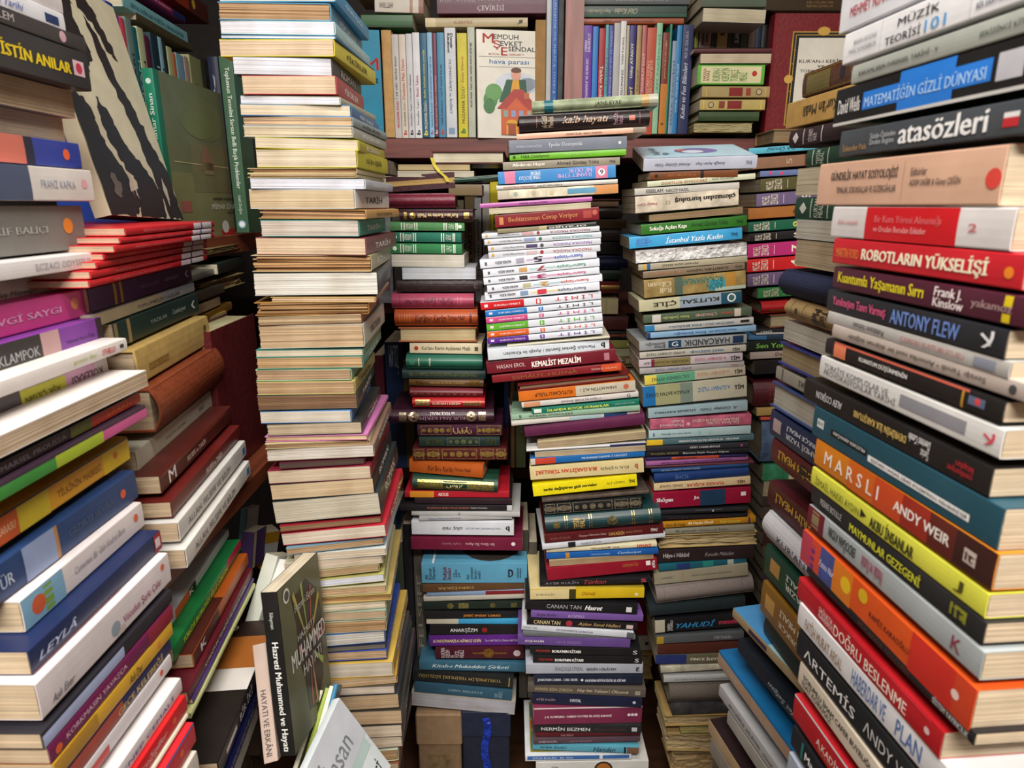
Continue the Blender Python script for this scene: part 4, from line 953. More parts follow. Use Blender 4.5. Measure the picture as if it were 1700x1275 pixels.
b(1073, 1252, 730, 740, '4c6870', q(0, .15, 'd8b428'), t('MESNEVİ\'DEN SEÇME HİKÂYELER - MEVLÂNÂ', .3, .86, 'd8dcdc', h=.5, b=2), dy=-9)
b(1073, 1243, 741, 750, '2c2c34', t('YİĞİT CANER ERTOŞİ', .42, .72, 'd8d8d8', h=.5, b=2), o(.93, 'a84c68', 0, .5), dy=-7)
b(1073, 1243, 751, 759, '1c1c20', t('Evangeline ADAMS', .05, .31, '8c7c50', h=.5), t('Burcunu Söyle Yazgını Öğren', .36, .8, 'd8d8d8', h=.5), dy=-8)
b(1073, 1240, 760, 765, '24204c', q(.25, .72, 'b0482c'), t('MİKROP', .3, .5, '501c14', h=.6, b=2), dy=-7)
b(1072, 1242, 766, 773, '9c5c94', t('VİCDAN AZABI ÇEKİYORUM / MEKTUP YAYINLARI', .15, .85, '40205c', r=2, h=.5, b=2), dy=-9)
b(1072, 1251, 774, 778, '5c2c38', dy=-9)
b(1082, 1242, 779, 785, '24487c', t('KÜLTÜRLÜ ve EDEBİYAT • MUSTAFA ÖZDEMİR', .1, .5, 'a8b8cc', h=.5), dy=-11)
b(1086, 1243, 786, 801, '1a3870', t('İNCİL', .22, .37, '5c7cb4', h=.5, b=0), k='hard', dy=-11)
b(1086, 1245, 803, 816, 'd0b890', t('YUVASIZ KUŞLAR', .34, .73, 'b8402c', r=2, h=.5, b=2), t('İSMAİL YILMAZ', .06, .3, '5c4c3c', r=2, h=.4), t('TİM', .86, .94, '4c1c18', h=.5, b=3), dy=-13)
b(1085, 1246, 818, 845, '8c0c30', q(.48, .74, '1c3854'), t('Shōgun', .03, .2, 'f0e4e8', h=.34, b=3), t('Ja', .41, .47, 'f0e4e8', v=.1, h=.24, b=2), q(.9, .95, 'e8e0e0', 0, .5), dy=-10)
b(1096, 1242, 848, 855, '242428', o(.6, 'a8acb0', 0, .5), q(.4, .7, '4c5054', .3, .8), dy=-7)
b(1096, 1242, 856, 863, '17171b', t('BEDRİ YETİŞKİNER', .1, .8, '5c2c34', h=.5), dy=-3)
b(1100, 1255, 866, 876, 'b8801c', t('Devrin Bir Hocası', .03, .24, '54380c', h=.55), t('Ali Haydar Efendi', .27, .54, 'f0e8c8', h=.6, b=2), t('Kadir Gökmenler', .62, .84, 'd8cc4c', h=.5), q(.92, .94, '4c2c5c'), dy=-8)
b(1104, 1252, 878, 888, '8c8878', t('Bir gelenek / Dünya ve Tarih', .12, .7, '4c4c44', h=.4), dy=-7)
b(1095, 1257, 890, 911, 'c0a870', m='F', pg='d0b880', rough=1.4, dy=-8)
b(1090, 1250, 914, 935, '2a1e20', t('Hilye-i Hâkânî', .07, .34, 'c8c4c4', h=.44), t('Kanadın Mükafatı', .5, .8, '9c9494', h=.3, i=1), dy=-9)
b(1094, 1240, 937, 948, '1c5c6c', q(.2, .35, '24386c'), q(.5, .62, '2c847c'), q(.78, .85, 'b0b4b0', -.8, .8), dy=-12)
b(1086, 1241, 951, 972, '98927c', q(.305, .31, 'b0604c'), t('PİRİMAN TAN LANDSAYIGIN • MICHAEL BAHRI', .4, .82, '6c6858', h=.16), t('ALLAME MEHMET', .08, .2, '5c5c4c', h=.14), dy=-17)
b(1088, 1250, 973, 1001, '7a706c', q(.08, .085, '605854', -.9, .9), q(.88, .885, '605854', -.9, .9), k='round', mat='cloth', dy=-17)
b(1077, 1238, 1003, 1022, '222c30', dy=-12, k='hard')
b(1087, 1235, 1028, 1050, '17171b', q(0, .11, 'b4b09c'), t('TARİH\nOYUNCU', .13, .2, 'd8d8d4', h=.8, r=1, b=2), t('YAHUDİ', .24, .68, '2c94d0', h=.52, b=1, i=1), t('meselesi', .72, .98, 'c83c5c', h=.4, b=2), dy=-9)
b(1090, 1235, 1056, 1069, '54585c', q(.0, .08, 'a88c28'), t('100 Dakika', .66, .86, 'a8a8a8', h=.4), dy=-7)
b(1092, 1235, 1070, 1086, '50281e', dy=-4)
b(1089, 1230, 1088, 1104, '64604c', q(0, .36, '28346c'), t('ÖNCE İLETİŞİM', .4, .85, 'e0dccc', h=.42, b=3), dy=-5)
b(1097, 1230, 1108, 1118, 'b8b4a0', dy=-9, mat='worn')
b(1102, 1230, 1124, 1133, 'b0b4b4', t('FATİMA VE SELÇUKLU TÜRKLERİNİN', .15, .9, '6c7078', h=.4), dy=-4)
b(1110, 1235, 1136, 1165, '605850', k='round', mat='cloth', dy=-4)
b(1116, 1235, 1167, 1187, '26262a', q(.7, .95, '5c5c3c', .5, .9), mat='worn', k='hard', dy=-4)
b(1105, 1235, 1189, 1206, 'a88c54', m='F', pg='c8ac74', rough=1.8, dy=-4)
b(1130, 1230, 1207, 1219, '5c5c3c', m='F', pg='b0a050', dy=-3, rough=.6)
b(1108, 1235, 1220, 1248, '9c8454', m='F', pg='c8ac78', rough=2.2)
b(1118, 1240, 1250, 1290, '6c5c40', m='F', pg='c4a468', rough=2.)
s.finish()
# ------------------------------------------------------------------ far column of novels
s = H = Stack('far column of numbered novels', 1245, 440, 1.30, nm='novel', jit=1, pages='a89878', group='books of the far column of numbered novels')
b = s.b
Lr = .17
def zev(xl, y0, y1, c, num, dy=-11, nc='e8dcc8', uc='e8dcc8'):
    b(xl, Lr, y0, y1, c, t('MICHEL\nZEVACO', .06, .24, uc, h=.8, r=1), q(.3, .305, uc, -.7, .7), t(num, .5, .6, nc, h=.55, r=1, b=2), q(.72, .725, uc, -.9, .9), dy=dy)
b(1243, .19, 246, 257, '58b0c8', t('Nurullah Ümmü', .18, .6, '14384c', r=2, h=.7, i=1), dy=-12)
b(1248, .18, 262, 282, '8c6850', t('5', .36, .42, 'b89878', h=.5, r=1, b=2), q(.55, .75, '702c28'), dy=-11)
b(1262, .16, 284, 294, '6878a8', q(.5, 1, 'b01c3c'), o(.12, 'd8486c', .2, .6), o(.25, 'd8486c', -.1, .6), t('Mavi', .6, .8, 'f0e0e0', h=.6), dy=-7)
zev(1262, 297, 319, '54502c', '8')
zev(1256, 322, 344, '6c5c80', '6')
b(1242, .17, 346, 365, 'a0642c', q(.75, 1, '14444c'), t('2', .5, .6, '54340c', h=.4, r=1), dy=-10)
zev(1242, 369, 386, '145c44', '9', nc='c8c460')
zev(1244, 388, 402, '18181a', '10')
zev(1241, 406, 429, 'b0286c', '7')
zev(1240, 431, 453, 'c01a20', '4')
zev(1241, 455, 477, '6c587c', '1', nc='d8b838')
zev(1258, 479, 496, '2c7c40', '3')
b(1263, .16, 501, 521, 'b01c20', q(.1, 1, 'c89054', -.7, -.4, 'foil'), k='round', dy=-8)
b(1278, .14, 523, 545, '7c4c34', m='F', pg='b8a880', k='hard', dy=-8)
b(1255, .17, 546, 556, '1c1c20', q(0, .4, 'b8b8bc', -1, -.3), t('CEMİL', .05, .2, 'd0d0d0', h=.5), dy=-4)
b(1243, .18, 557, 565, '3c6c98', q(.2, 1, '24384c'), dy=-3)
b(1240, .18, 566, 583, '141e1c', t('Sen Yoksan', .1, .55, '7cb848', h=.5, b=2), dy=-5)
b(1245, .17, 585, 597, 'a89890', t('Dallar Meyveye Durdu', .3, .95, '5c2c28', h=.6), dy=-8)
b(1253, .17, 599, 623, '141416', t('eşiğe var', .35, .65, 'b8bcc0', h=.3, i=1), dy=-9)
b(1249, .17, 634, 675, '4c101c', q(.2, .205, '8c3c3c', -.9, .9), q(.24, .245, '8c3c3c', -.9, .9), q(.6, .605, '8c3c3c', -.9, .9), t('الكتاب', .3, .5, '8c3c3c', h=.5, r=1), k='round', mat='leather', dy=-6)
b(1256, .16, 678, 691, 'a88850', q(.3, .5, '3c2014', -.6, .6), dy=-8)
b(1263, .15, 693, 698, 'c0483c', dy=-4)
b(1262, .16, 700, 768, '3c5878', k='round', mat='worn', dy=-4)
b(1266, .16, 772, 799, '1c7c54', q(.35, 1, 'c8bc98', -1, .2), mat='worn', dy=-3)
b(1267, .16, 800, 824, 'a89c7c', m='F', pg='b0a080')
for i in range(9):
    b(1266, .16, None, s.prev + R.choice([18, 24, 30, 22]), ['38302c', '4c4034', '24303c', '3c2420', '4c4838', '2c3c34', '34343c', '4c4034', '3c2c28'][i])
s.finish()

# ------------------------------------------------------------------ stack behind the near right one
s = I = Stack('slanting stack of Korans', 1290, 600, .86, vp=755, jit=.6, pages='cfc6ac', kind='hard', group='books of the slanting stack of Korans')
b = s.b
b(1334, .2, 122, 163, '54301c', q(.05, .3, '6c6030', -.8, .7), q(.62, .95, '6c6030', -.8, .7), q(0, 1, 'c8a040', .8, .86, 'foil'), q(0, 1, 'c8a040', -.9, -.85, 'foil'), q(.4, .44, '1c2030', -.4, .5), t('الله', .5, .6, '8c5c38', h=.5), mat='leather')
b(1306, .21, 172, 215, 'bc9450', t('Tevhîdî Kur\'ân Meâli', .2, .78, '3c3020', r=2, h=.4, b=2), k='soft', mat='card')
b(1312, .2, 217, 246, '2c161c', t('♦', .05, .12, 'd8d0d0', h=.6), q(.17, .18, 'c8bcbc', -.9, .9), t('DİYANET\nVAKFI', .22, .33, 'c8bcbc', h=.7, r=1), q(.37, .38, 'c8bcbc', -.9, .9), mat='cloth')
b(1340, .18, 248, 278, '1e4430', q(.08, .09, 'c8d4c4', -.9, .9), t('TEFSİR\nMEAL', .12, .22, 'c8d4c4', h=.8, r=1), q(.26, .27, 'c8d4c4', -.9, .9), mat='cloth')
b(1324, .2, 280, 325, 'c8c0a0', m='F', pg='e0d4b0', k='soft')
b(1322, .2, 327, 364, '1c4430', t('♦', .06, .14, 'd8dcd0', h=.5), q(.18, .19, 'c8d4c4', -.9, .9), t('KUR\'AN\nMEALİ', .22, .32, 'c8d4c4', h=.8, r=1), q(.36, .37, 'c8d4c4', -.9, .9), mat='cloth')
b(1323, .2, 364, 396, 'c8c8c0', m='F', pg='d8d4c4', k='soft')
b(1320, .2, 397, 441, 'c8b890', m='F', pg='ccb48c', k='soft')
b(1303, .21, 445, 489, '161e40', k='round', mat='cloth')
b(1310, .2, 493, 528, 'a88c5c', t('Yüce\nMeâli', .34, .5, '2c2418', r=3, h=.8, b=2), t('Kur\'an', .56, .62, '2c2418', r=3, h=.6), q(.08, .085, '5c4c30', -.9, .9), q(.22, .225, '5c4c30', -.9, .9), o(.15, '3c2c1c', 0, .3), k='round', mat='card')
b(1301, .21, 530, 563, 'd0ccc0', m='F', pg='d4d0c0', k='soft')
b(1294, .2, 565, 603, '2c3488', m='F', pg='b09c6c')
b(1288, .2, 606, 628, '9c988c', t('KUR\'AN TEFSİRİ', .3, .8, '3c3c3c', r=2, h=.5), q(.08, .1, '5c6058'), k='soft')
b(1281, .21, 630, 674, '344c84', m='F', pg='ccc8b8')
b(1279, .21, 676, 722, '142450', t('KERİM\'İN TÜRKÇE MEALİ', .22, .9, 'd8dce4', r=2, v=.35, h=.24, b=2), t('ELMALILI M. HAMDİ YAZIR', .22, .96, 'd8dce4', r=2, v=-.3, h=.26, b=2), q(.05, .15, 'b8a0a0', -.5, .5))
b(1281, .21, 724, 766, '581018', t('KUR\'AN-I KERİM MEALİ', .1, .9, 'd0a83c', r=2, h=.42, b=2))
b(1330, .17, 768, 794, '241414')
b(1276, .22, 794, 838, '4a101c', t('KUR\'AN-I KERİM MEALİ', .1, .9, 'c8a03c', r=2, v=.1, h=.4, b=2))
b(1276, .21, 843, 893, 'd0d0d8', t('KUR\'AN-I KERİM', .2, .9, '2c345c', h=.3, b=0), k='round')
b(1272, .21, 898, 955, '0e4430', q(.08, .2, 'b88c48', -.4, .5), t('TÜRKÇE MEALİ', .28, .9, 'd8dcd4', r=2, v=.3, h=.24, b=2), t('M. HAMDİ YAZIR', .28, .95, 'd8dcd4', r=2, v=-.3, h=.26, b=2))
b(1266, .21, 958, 1018, '8c6420', q(.06, .18, 'c89c50', -.4, .5), t('ELMALI KUR\'AN MEALİ', .25, .95, 'e0d8c4', r=2, v=.3, h=.24, b=2), t('HAMDİ EN TÜRKÇE', .25, .95, 'e0d8c4', r=2, v=-.35, h=.26, b=2))
b(1270, .2, 1022, 1052, '18241c')
s.finish()

# ------------------------------------------------------------------ magazines low on the right
s = N = Stack('low pile of magazines', 1222, 1020, .98, vp=640, jit=.5, pages='c8b48c', group='magazines and books in the low pile by the near stack')
b = s.b
art = [('rect', 0, 0, 1, 1, '9cccd8', 1), ('rect', 0, .7, 1, 1, '4c94cc', 2)]
b(1222, .29, 1008, 1024, 'a89470', q(.15, .3, '402c40', -.5, .5), q(.75, .82, '402c40', -.5, .5), W=.2, rz=2, front=art, cat='magazine', lab='stapled magazine with a pale blue cover, topmost on the low pile')
b(1226, .27, 1058, 1082, '1a222c', t('Fuzuli\'nin Zarafet Sefgası', .3, .85, 'a8bcc8', r=2, h=.5, i=1))
b(1192, .3, 1078, 1104, '1a70ac', q(0, 1, 'b89c80', -.85, .75), t('ZİRVE', .1, .2, 'c8dce8', h=.2), W=.2, front=[('rect', 0, 0, 1, 1, '1a70ac', 1), ('txt', 'ZİRVEDEN\nBAKIŞ', .3, .75, .8, .85, 'dce8f0', 0, 2)], cat='magazine', lab='thick magazine with a bright blue cover and buckled page edges in the low pile')
b(1195, .26, 1134, 1156, 'b8b8ba', t('ERTUĞRUL BİLİMSEL  Gönül Bahçesi', .12, .7, '4c4c54', h=.4, i=1))
b(1207, .25, 1178, 1202, 'a8a49c')
b(1177, .25, 1192, 1216, 'b89c74', m='S', front=[('rect', 0, 0, 1, 1, '2c1c20', 1), ('ell', .5, .5, .3, .3, '94484c', 2), ('ell', .4, .3, .2, .15, 'a8b4cc', 3)])
b(1180, .25, 1222, 1252, '8c8478')
b(1182, .25, 1254, 1300, '50483c')
b(1184, .25, 1300, 1350, '5c5c64')
s.finish()

# ------------------------------------------------------------------ dim stack glimpsed between the two central ones
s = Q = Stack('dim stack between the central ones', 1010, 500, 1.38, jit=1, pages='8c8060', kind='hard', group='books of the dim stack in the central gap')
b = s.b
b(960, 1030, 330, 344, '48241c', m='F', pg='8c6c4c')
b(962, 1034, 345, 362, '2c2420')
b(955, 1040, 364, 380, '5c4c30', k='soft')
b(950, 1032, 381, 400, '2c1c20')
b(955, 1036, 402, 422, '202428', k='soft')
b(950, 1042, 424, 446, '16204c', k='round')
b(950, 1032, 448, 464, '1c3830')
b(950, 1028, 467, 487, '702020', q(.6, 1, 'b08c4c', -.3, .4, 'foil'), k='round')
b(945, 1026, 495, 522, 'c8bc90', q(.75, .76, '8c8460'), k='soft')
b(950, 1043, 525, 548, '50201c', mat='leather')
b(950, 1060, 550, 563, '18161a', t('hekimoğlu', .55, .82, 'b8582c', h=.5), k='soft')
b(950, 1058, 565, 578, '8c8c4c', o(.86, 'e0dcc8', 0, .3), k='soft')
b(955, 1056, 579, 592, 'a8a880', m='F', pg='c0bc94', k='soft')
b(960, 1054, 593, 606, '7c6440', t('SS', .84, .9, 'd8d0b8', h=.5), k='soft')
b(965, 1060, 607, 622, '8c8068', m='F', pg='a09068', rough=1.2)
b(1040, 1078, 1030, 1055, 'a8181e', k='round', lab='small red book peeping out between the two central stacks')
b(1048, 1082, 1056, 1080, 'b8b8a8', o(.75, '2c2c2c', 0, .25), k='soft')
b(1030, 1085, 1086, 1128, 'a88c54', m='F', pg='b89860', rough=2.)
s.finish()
# ================================================================== room shell
def block(name, a, b_, m, parent=None, st=True):
    mb = MB()
    c = [(a[i] + b_[i]) / 2 for i in range(3)]
    mb.box([a[i] - c[i] for i in range(3)], [b_[i] - c[i] for i in range(3)], m)
    ob = link(name, mb.mesh(name), parent)
    ob.location = c
    if st:
        ob['kind'] = 'structure'
    return ob
plaster = cover_mat('6c5c50', 'card')
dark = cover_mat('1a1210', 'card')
CEIL = CAMZ + 1.2
block('floor', (-1.3, -1.6, -.05), (1.4, 2.0, 0), wood_mat('4a3020', 'planks', (2, 20, 20)))
block('ceiling', (-1.3, -1.6, CEIL), (1.4, 2.0, CEIL + .05), cover_mat('d8d4cc', 'card'))
block('wall_back', (-1.3, 2.0, -.05), (1.4, 2.06, CEIL), plaster)
block('wall_left', (-1.36, -1.6, -.05), (-1.3, 2.06, CEIL), plaster)
block('wall_right', (1.4, -1.6, -.05), (1.46, 2.06, CEIL), plaster)
block('wall_front', (-1.36, -1.66, -.05), (1.46, -1.6, CEIL), plaster)
em, nt_, bs_ = _new('lamp_glow')
bs_.inputs['Emission Color'].default_value = (1, .95, .88, 1)
bs_.inputs['Emission Strength'].default_value = 6
for i, (p, sz, e) in enumerate(LAMPS):
    rt = bpy.data.objects.new('ceiling_light', None)
    COL.objects.link(rt)
    rt.location = (p[0], p[1], CEIL)
    rt['label'] = ['long white ceiling light over the book stacks', 'long white ceiling light behind the viewer over the aisle'][i]
    rt['category'] = 'light'
    h = MB()
    x, y = sz[0] / 2 + .02, sz[1] / 2 + .02
    h.box((-x, -y, -.03), (x, y, 0), cover_mat('e0e0e0', 'metal'))
    link('housing', h.mesh('housing'), rt)
    h = MB()
    h.box((-x + .02, -y + .02, -.036), (x - .02, y - .02, -.0302), em)
    link('diffuser', h.mesh('diffuser'), rt)

# ================================================================== back bookcase
KW = wood_mat('6e3a34', 'stained_wood', (3, 60, 60))
KM = wood_mat('9a6862', 'mauve_wood', (60, 60, 3))
BK = bpy.data.objects.new('bookcase', None)
COL.objects.link(BK)
BK['label'] = 'reddish brown wooden bookcase along the rear of the nook'
BK['category'] = 'bookcase'
YS = P(750, 229, 1.41).y
def zat(py, Y, px=750):
    r = ray(px, py)
    return (CAM + r * (Y / r.y)).z
YF = YS - .012
def board(py0, py1, x0=-.42, x1=1.1):
    block('shelf', (x0, YF, zat(py1, YF)), (x1, YS + .22, zat(py0, YF)), KW, BK, False)
Z1 = zat(230, YF)
board(230, 262)
ZB2 = zat(506, YF)
board(506, 520)
ZB3 = zat(778, YF)
board(778, 794)
board(1160, 1176)
board(-190, -160)
xp0, xp1 = P(938, 80, 1).x, P(968, 80, 1).x
dpt = YF / ray(938, 80).y
block('upright_post', (xp0 * dpt, YF - .004, Z1), (xp1 * dpt, YS + .2, CEIL - .02), KM, BK, False)
block('side_panel', (-.45, YF, 0), (-.42, YS + .22, CEIL - .02), KW, BK, False)
block('side_panel', (1.1, YF, 0), (1.13, YS + .22, CEIL - .02), KW, BK, False)
block('upright_post', (-.30, YF - .002, 0), (-.262, YS + .2, zat(796, YF)), KM, BK, False)
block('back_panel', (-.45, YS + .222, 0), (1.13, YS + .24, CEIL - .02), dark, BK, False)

# upper shelf, left bay: upright books
s = K1 = Row('left bay of the upper shelf', 228, 750, 1.41, nm='novel')
b = s.b
b(632, 649, 50, 228, 'b8925c', W=.13, mat='card')
b(649, 661, 57, 229, 'b8b4b0', t('MUZAFFER İZGÜ', .1, .36, 'b83038', h=.4, b=3), t('/ yıl sıfır darbe hazır', .38, .8, '3c3c3c', h=.4))
b(661, 672.5, 57, 229, 'ccc0b4', t('MUZAFFER İZGÜ /', .12, .36, '54504c', h=.34), t('Devletin Malı Deniz', .38, .77, 'b83c3c', h=.44), t('b', .03, .08, 'b83c3c', h=.5, b=3))
b(672.5, 683.5, 56, 229, 'c4c4c8', t('Muzaffer İzgü / Oturaklı Başkan', .12, .62, '3c3c44', h=.4), t('b', .03, .08, '18181c', h=.5, b=3))
b(683.5, 696, 54, 229, 'd4d4d8', t('Muzaffer İzgü /', .13, .38, '3c3c44', h=.36), t('Bando Takımı', .4, .6, 'b04878', h=.38), t('b', .03, .08, '18181c', h=.5, b=3))
b(696, 708, 55, 228, '185878', t('MUZAFFER İZGÜ /', .08, .36, 'd8d8c8', h=.5, b=2), t('devlet babanın tonton çocuğu', .38, .84, 'c8c860', h=.42, b=2), t('b', .02, .07, 'e0d048', h=.6, b=3))
b(708, 717, 54, 228, '88b4d4', t('Kandemir Konduk • ÜNİFORMANIN HATIRI VAR', .1, .78, '3c6484', h=.5), t('b', .03, .07, '8c5c8c', h=.5, b=3))
b(717, 724, 55, 227, '743448', t('MUZAFFER İZGÜ / SINIFIMIZ', .1, .6, 'c0a0a8', h=.5), t('b', .03, .07, 'e0d0d0', h=.6, b=3))
b(724, 737, 54, 228, '3c84a8', t('TARIK DURSUN K. / GEÇTİ AKŞAM SULARI', .12, .7, '142838', h=.36, b=1), t('b', .03, .08, 'c03030', h=.5, b=3))
b(737, 756, 46, 228, 'c8ccd4', t('ÖLÜM/KIYÂMET ve ÂHİRET', .28, .78, '24242c', h=.3, b=0), t('Demir\nKitabevi', .05, .22, '18181c', h=.5, b=3), q(.91, .97, '7c98b8', -.6, .6), down=1)
b(758, 775, 55, 228, 'c8bc20', t('MUZAFFER İZGÜ', .14, .49, '54541c', h=.4, b=1), t('• İlyas Efendi', .5, .78, 'b0702c', h=.38, b=1), t('b', .04, .09, '2c7c34', h=.5, b=4))
b(775, 788, 45, 228, 'b0b4a4', t('BİR BİLİM OLARAK MANTIK • EROL GÖKA - KEMAL SAYAR', .14, .72, '34342c', h=.3, b=2), down=1)
# facing book
H_ = face_book((794, pyz(1.39, Z1 + .001)), 1.39, (899, pyz(1.41, Z1 + .001)), 1.41, (789, 48), 1.345, .016, 'dcd8cc', kind='soft', label='white paperback shown face-on, its cover drawn with a man behind a red house', group=s.group,
 front=[('rect', .03, .755, .97, .758, '5c5c54', 1), ('rect', .03, .662, .97, .665, '5c5c54', 1), ('txt', 'M', .09, .88, .26, .965, 'c83028', 0, 1), ('txt', 'EMDUH', .26, .915, .64, .96, '2c2c2c', 0, 1), ('txt', 'Ş', .25, .82, .36, .905, 'c83028', 0, 1), ('txt', 'EVKET', .36, .855, .7, .9, '2c2c2c', 0, 1),
 ('txt', 'E', .37, .77, .47, .845, 'c83028', 0, 1), ('txt', 'SENDAL', .48, .81, .9, .852, '2c2c2c', 0, 1), ('txt', 'BÜTÜN', .18, .772, .34, .792, 'c05040', 0, 1), ('txt', 'ESERLERİ 7', .5, .772, .72, .792, 'c05040', 0, 1), ('txt', 'hava parası', .19, .68, .8, .735, '4c84c0', 0, 1),
 ('ell', .6, .52, .32, .1, 'c8d0dc', 1), ('ell', .78, .5, .16, .07, 'b4c0d4', 1), ('ell', .2, .36, .11, .08, '4c8448', 2), ('ell', .25, .43, .13, .08, '5c9450', 3), ('ell', .18, .3, .09, .07, '3c7440', 3), ('poly', [(.33, .34), (.45, .55), (.75, .55), (.78, .34)], '24543c', 4), ('poly', [(.5, .4), (.55, .56), (.64, .56), (.66, .4)], 'd89c2c', 5),
 ('ell', .6, .595, .075, .05, 'd89c84', 6), ('ell', .6, .635, .08, .025, '5c3420', 7), ('poly', [(.36, .03), (.36, .28), (.86, .28), (.86, .03)], 'c85c34', 7), ('poly', [(.3, .28), (.56, .46), (.7, .46), (.92, .3), (.9, .27)], 'a83c34', 8), ('poly', [(.42, .26), (.6, .38), (.8, .26)], 'c85c34', 9), ('rect', .72, .37, .8, .43, 'b86844', 9),
 ('rect', .4, .2, .47, .26, '8c9c98', 9), ('rect', .52, .2, .59, .26, '8c9cc4', 9), ('rect', .64, .2, .71, .26, '8c9cc4', 9), ('rect', .77, .2, .83, .26, '9c9c84', 9), ('rect', .44, .03, .62, .14, 'd8a030', 9), ('ell', .53, .14, .09, .035, 'd8a030', 9), ('rect', .47, .03, .59, .13, 'a0482c', 10)])
H_['group'] = s.group
b(889, 907, 33, 227, '9c7848', mat='card')
b(908, 917, -30, 226, 'b0b4b8', W=.18)
b(917, 928, -34, 226, '1c54a0', t('Büyük İslâm Tarihi ve Kültürü', .1, .9, '8cb0e0', h=.5), W=.18)
b(928, 938, -36, 226, '242c34', W=.18, mat='worn')
s.finish()
H2_ = face_book((528, pyz(1.38, Z1 + .001)), 1.38, (638, pyz(1.40, Z1 + .001)), 1.40, (519, 46), 1.31, .02, '2484a4', label='bright blue book shown face-on beside the tan one', group=s.group,
 front=[('txt', 'İSLAM', .08, .64, .97, .79, 'c83c28', 0, 2), ('txt', 'PRENSİPLERİ', .05, .52, .96, .57, '14181c', 0, 1), ('rect', 0, .1, 1, .103, '6cb0c4', 1)])

# upper shelf, middle bay
s = K2 = Row('middle bay of the upper shelf', 225, 1040, 1.41)
b = s.b
b(968, 984.5, 42, 222, '5c2494', t('GERÇEK TASAVVUF VE EDEBLERİ', .2, .7, 'd8c8e8', h=.4, b=2), t('OSMAN\nKARABULUT', .76, .93, 'd8c8e8', h=.6, b=2))
b(984.5, 994.5, 44, 222, '1c74c0')
b(995, 1006, 47, 222, '9c1824', t('Türkler Kimlerdir?', .35, .76, 'e8d0d0', h=.5), down=1)
b(1006, 1012, 41, 222, '5c9ca8', t('BİR ÇİMENTO', .2, .8, '24444c', h=.5))
b(1012, 1020, 42, 222, '3c4894', t('KELİMELER Prof. Dr. M. YENER', .3, .95, 'a8acd8', h=.4))
b(1020, 1031, 38, 222, 'a8a8a8')
b(1031, 1041, 35, 222, 'd0d0d0', t('MÜSLÜMANIZ', .3, .58, '34343c', h=.46), t('Vehbi Karakaş', .62, .86, '54545c', h=.46))
b(1041, 1046, 42, 222, 'b0a890')
b(1046, 1057.5, 42, 222, '241a6c', t('Gülay ATASOY', .52, .84, 'd8d8a8', h=.5, b=2), t('Gittiler?', .2, .44, 'e0d060', h=.5, b=2))
b(1058, 1066.5, 42, 222, '9c8054', t('İZZET', .4, .6, '54442c', h=.4))
b(1067, 1075, 42, 222, 'a85c5c', t('MAHMUT ESAT', .4, .75, 'd8b0ac', h=.5))
b(1075, 1091, 46, 223, 'b04830', t('KUR\'AN ÖĞRENİMİNE VE\nTARİH ÖNCESİNE', .3, .85, 'd8a894', h=.7), down=1)
b(1091, 1101, 38, 222, '84b494', t('İSLÂM TARİHÇESİ', .3, .9, '4c7c64', h=.5))
b(1101, 1113, 54, 222, '702414', q(0, .5, 'b8701c'), t('yavuz bahadıroğlu', .55, .92, 'd8a070', h=.3), o(.1, '5c3c14', 0, .4))
b(1113, 1117, 40, 222, '2c8468')
b(1117, 1124.5, 68, 222, '7c90a8', t('HALK TAKVİMİ', .1, .8, '3c4c64', h=.5))
b(1125, 1134, 42, 222, '1c70a8', t('SOSYAL GELİŞME VE İSLAM', .2, .65, 'b8d4e4', h=.5))
b(1134.5, 1153, 41, 222, '1c2450', t('Kadın ve Fen Bilimleri', .14, .66, 'c0c8dc', v=.2, h=.4, i=1), t('PROF. DR. CELAL KIRCA', .7, .94, '9ca4bc', v=.2, h=.26), down=0)
s.finish()

# books lying over the two bays
s = Stack('books lying over the blue-spined bay', 1040, 40, 1.38, jit=1, kind='soft', group='books lying above the middle bay')
b = s.b
b(969, 1146, -8, 8, '4c5054', t('KARAHÜYÜK DERSLERİ', .3, .8, 'a8acb0', r=2, h=.4, i=1))
b(969, 1140, 9, 29, '12342c', q(0, 1, '1c4c3c', -1, -.4), t('Olaf Kadın', .3, .52, 'a8a88c', r=2, h=.5, i=1), t('Anja Üçüncüler', .03, .27, 'a8a88c', r=2, h=.5, i=1))
b(969, 1135, 30, 40, '8c3c14', t('OSMANLI HAKKINDA • ALTIN TEREŞE', .2, .7, '3c1c10', r=2, h=.4))
s.finish()
s = Stack('books lying over the white-spined bay', 740, 40, 1.37, jit=1, kind='soft', group='books lying above the left bay')
b = s.b
b(725, 912, -40, 24, '581c34', t('KUR\'AN', .37, .6, 'c0b4b8', v=-.05, h=.25), t('ÇEVİRİSİ', .36, .6, 'd8ccd0', v=-.68, h=.22), t('Prof.Dr. Ömer Dumlu', .03, .34, 'b0a0a8', v=-.27, h=.12), W=.14)
b(706, 876, 29, 45, 'b0a078', q(.0, .1, 'c8b890'), t('ELEŞTİRİ', .28, .46, '9c6450', h=.4), t('♫', .9, .95, '1c1c1c', h=.5))
b(590, 703, -26, -6, 'a88860', m='F', pg='c8a878')
b(622, 703, -4, 20, 'c8c0b4', t('AHMET TURHAN', .1, .38, '2c2424', r=2, h=.4), q(.72, .78, 'a07868'), q(.9, 1, '8c5850'), dy=3)
b(600, 685, 24, 46, '1c5424', q(0, 1, '103414', -1, -.7))
s.finish()

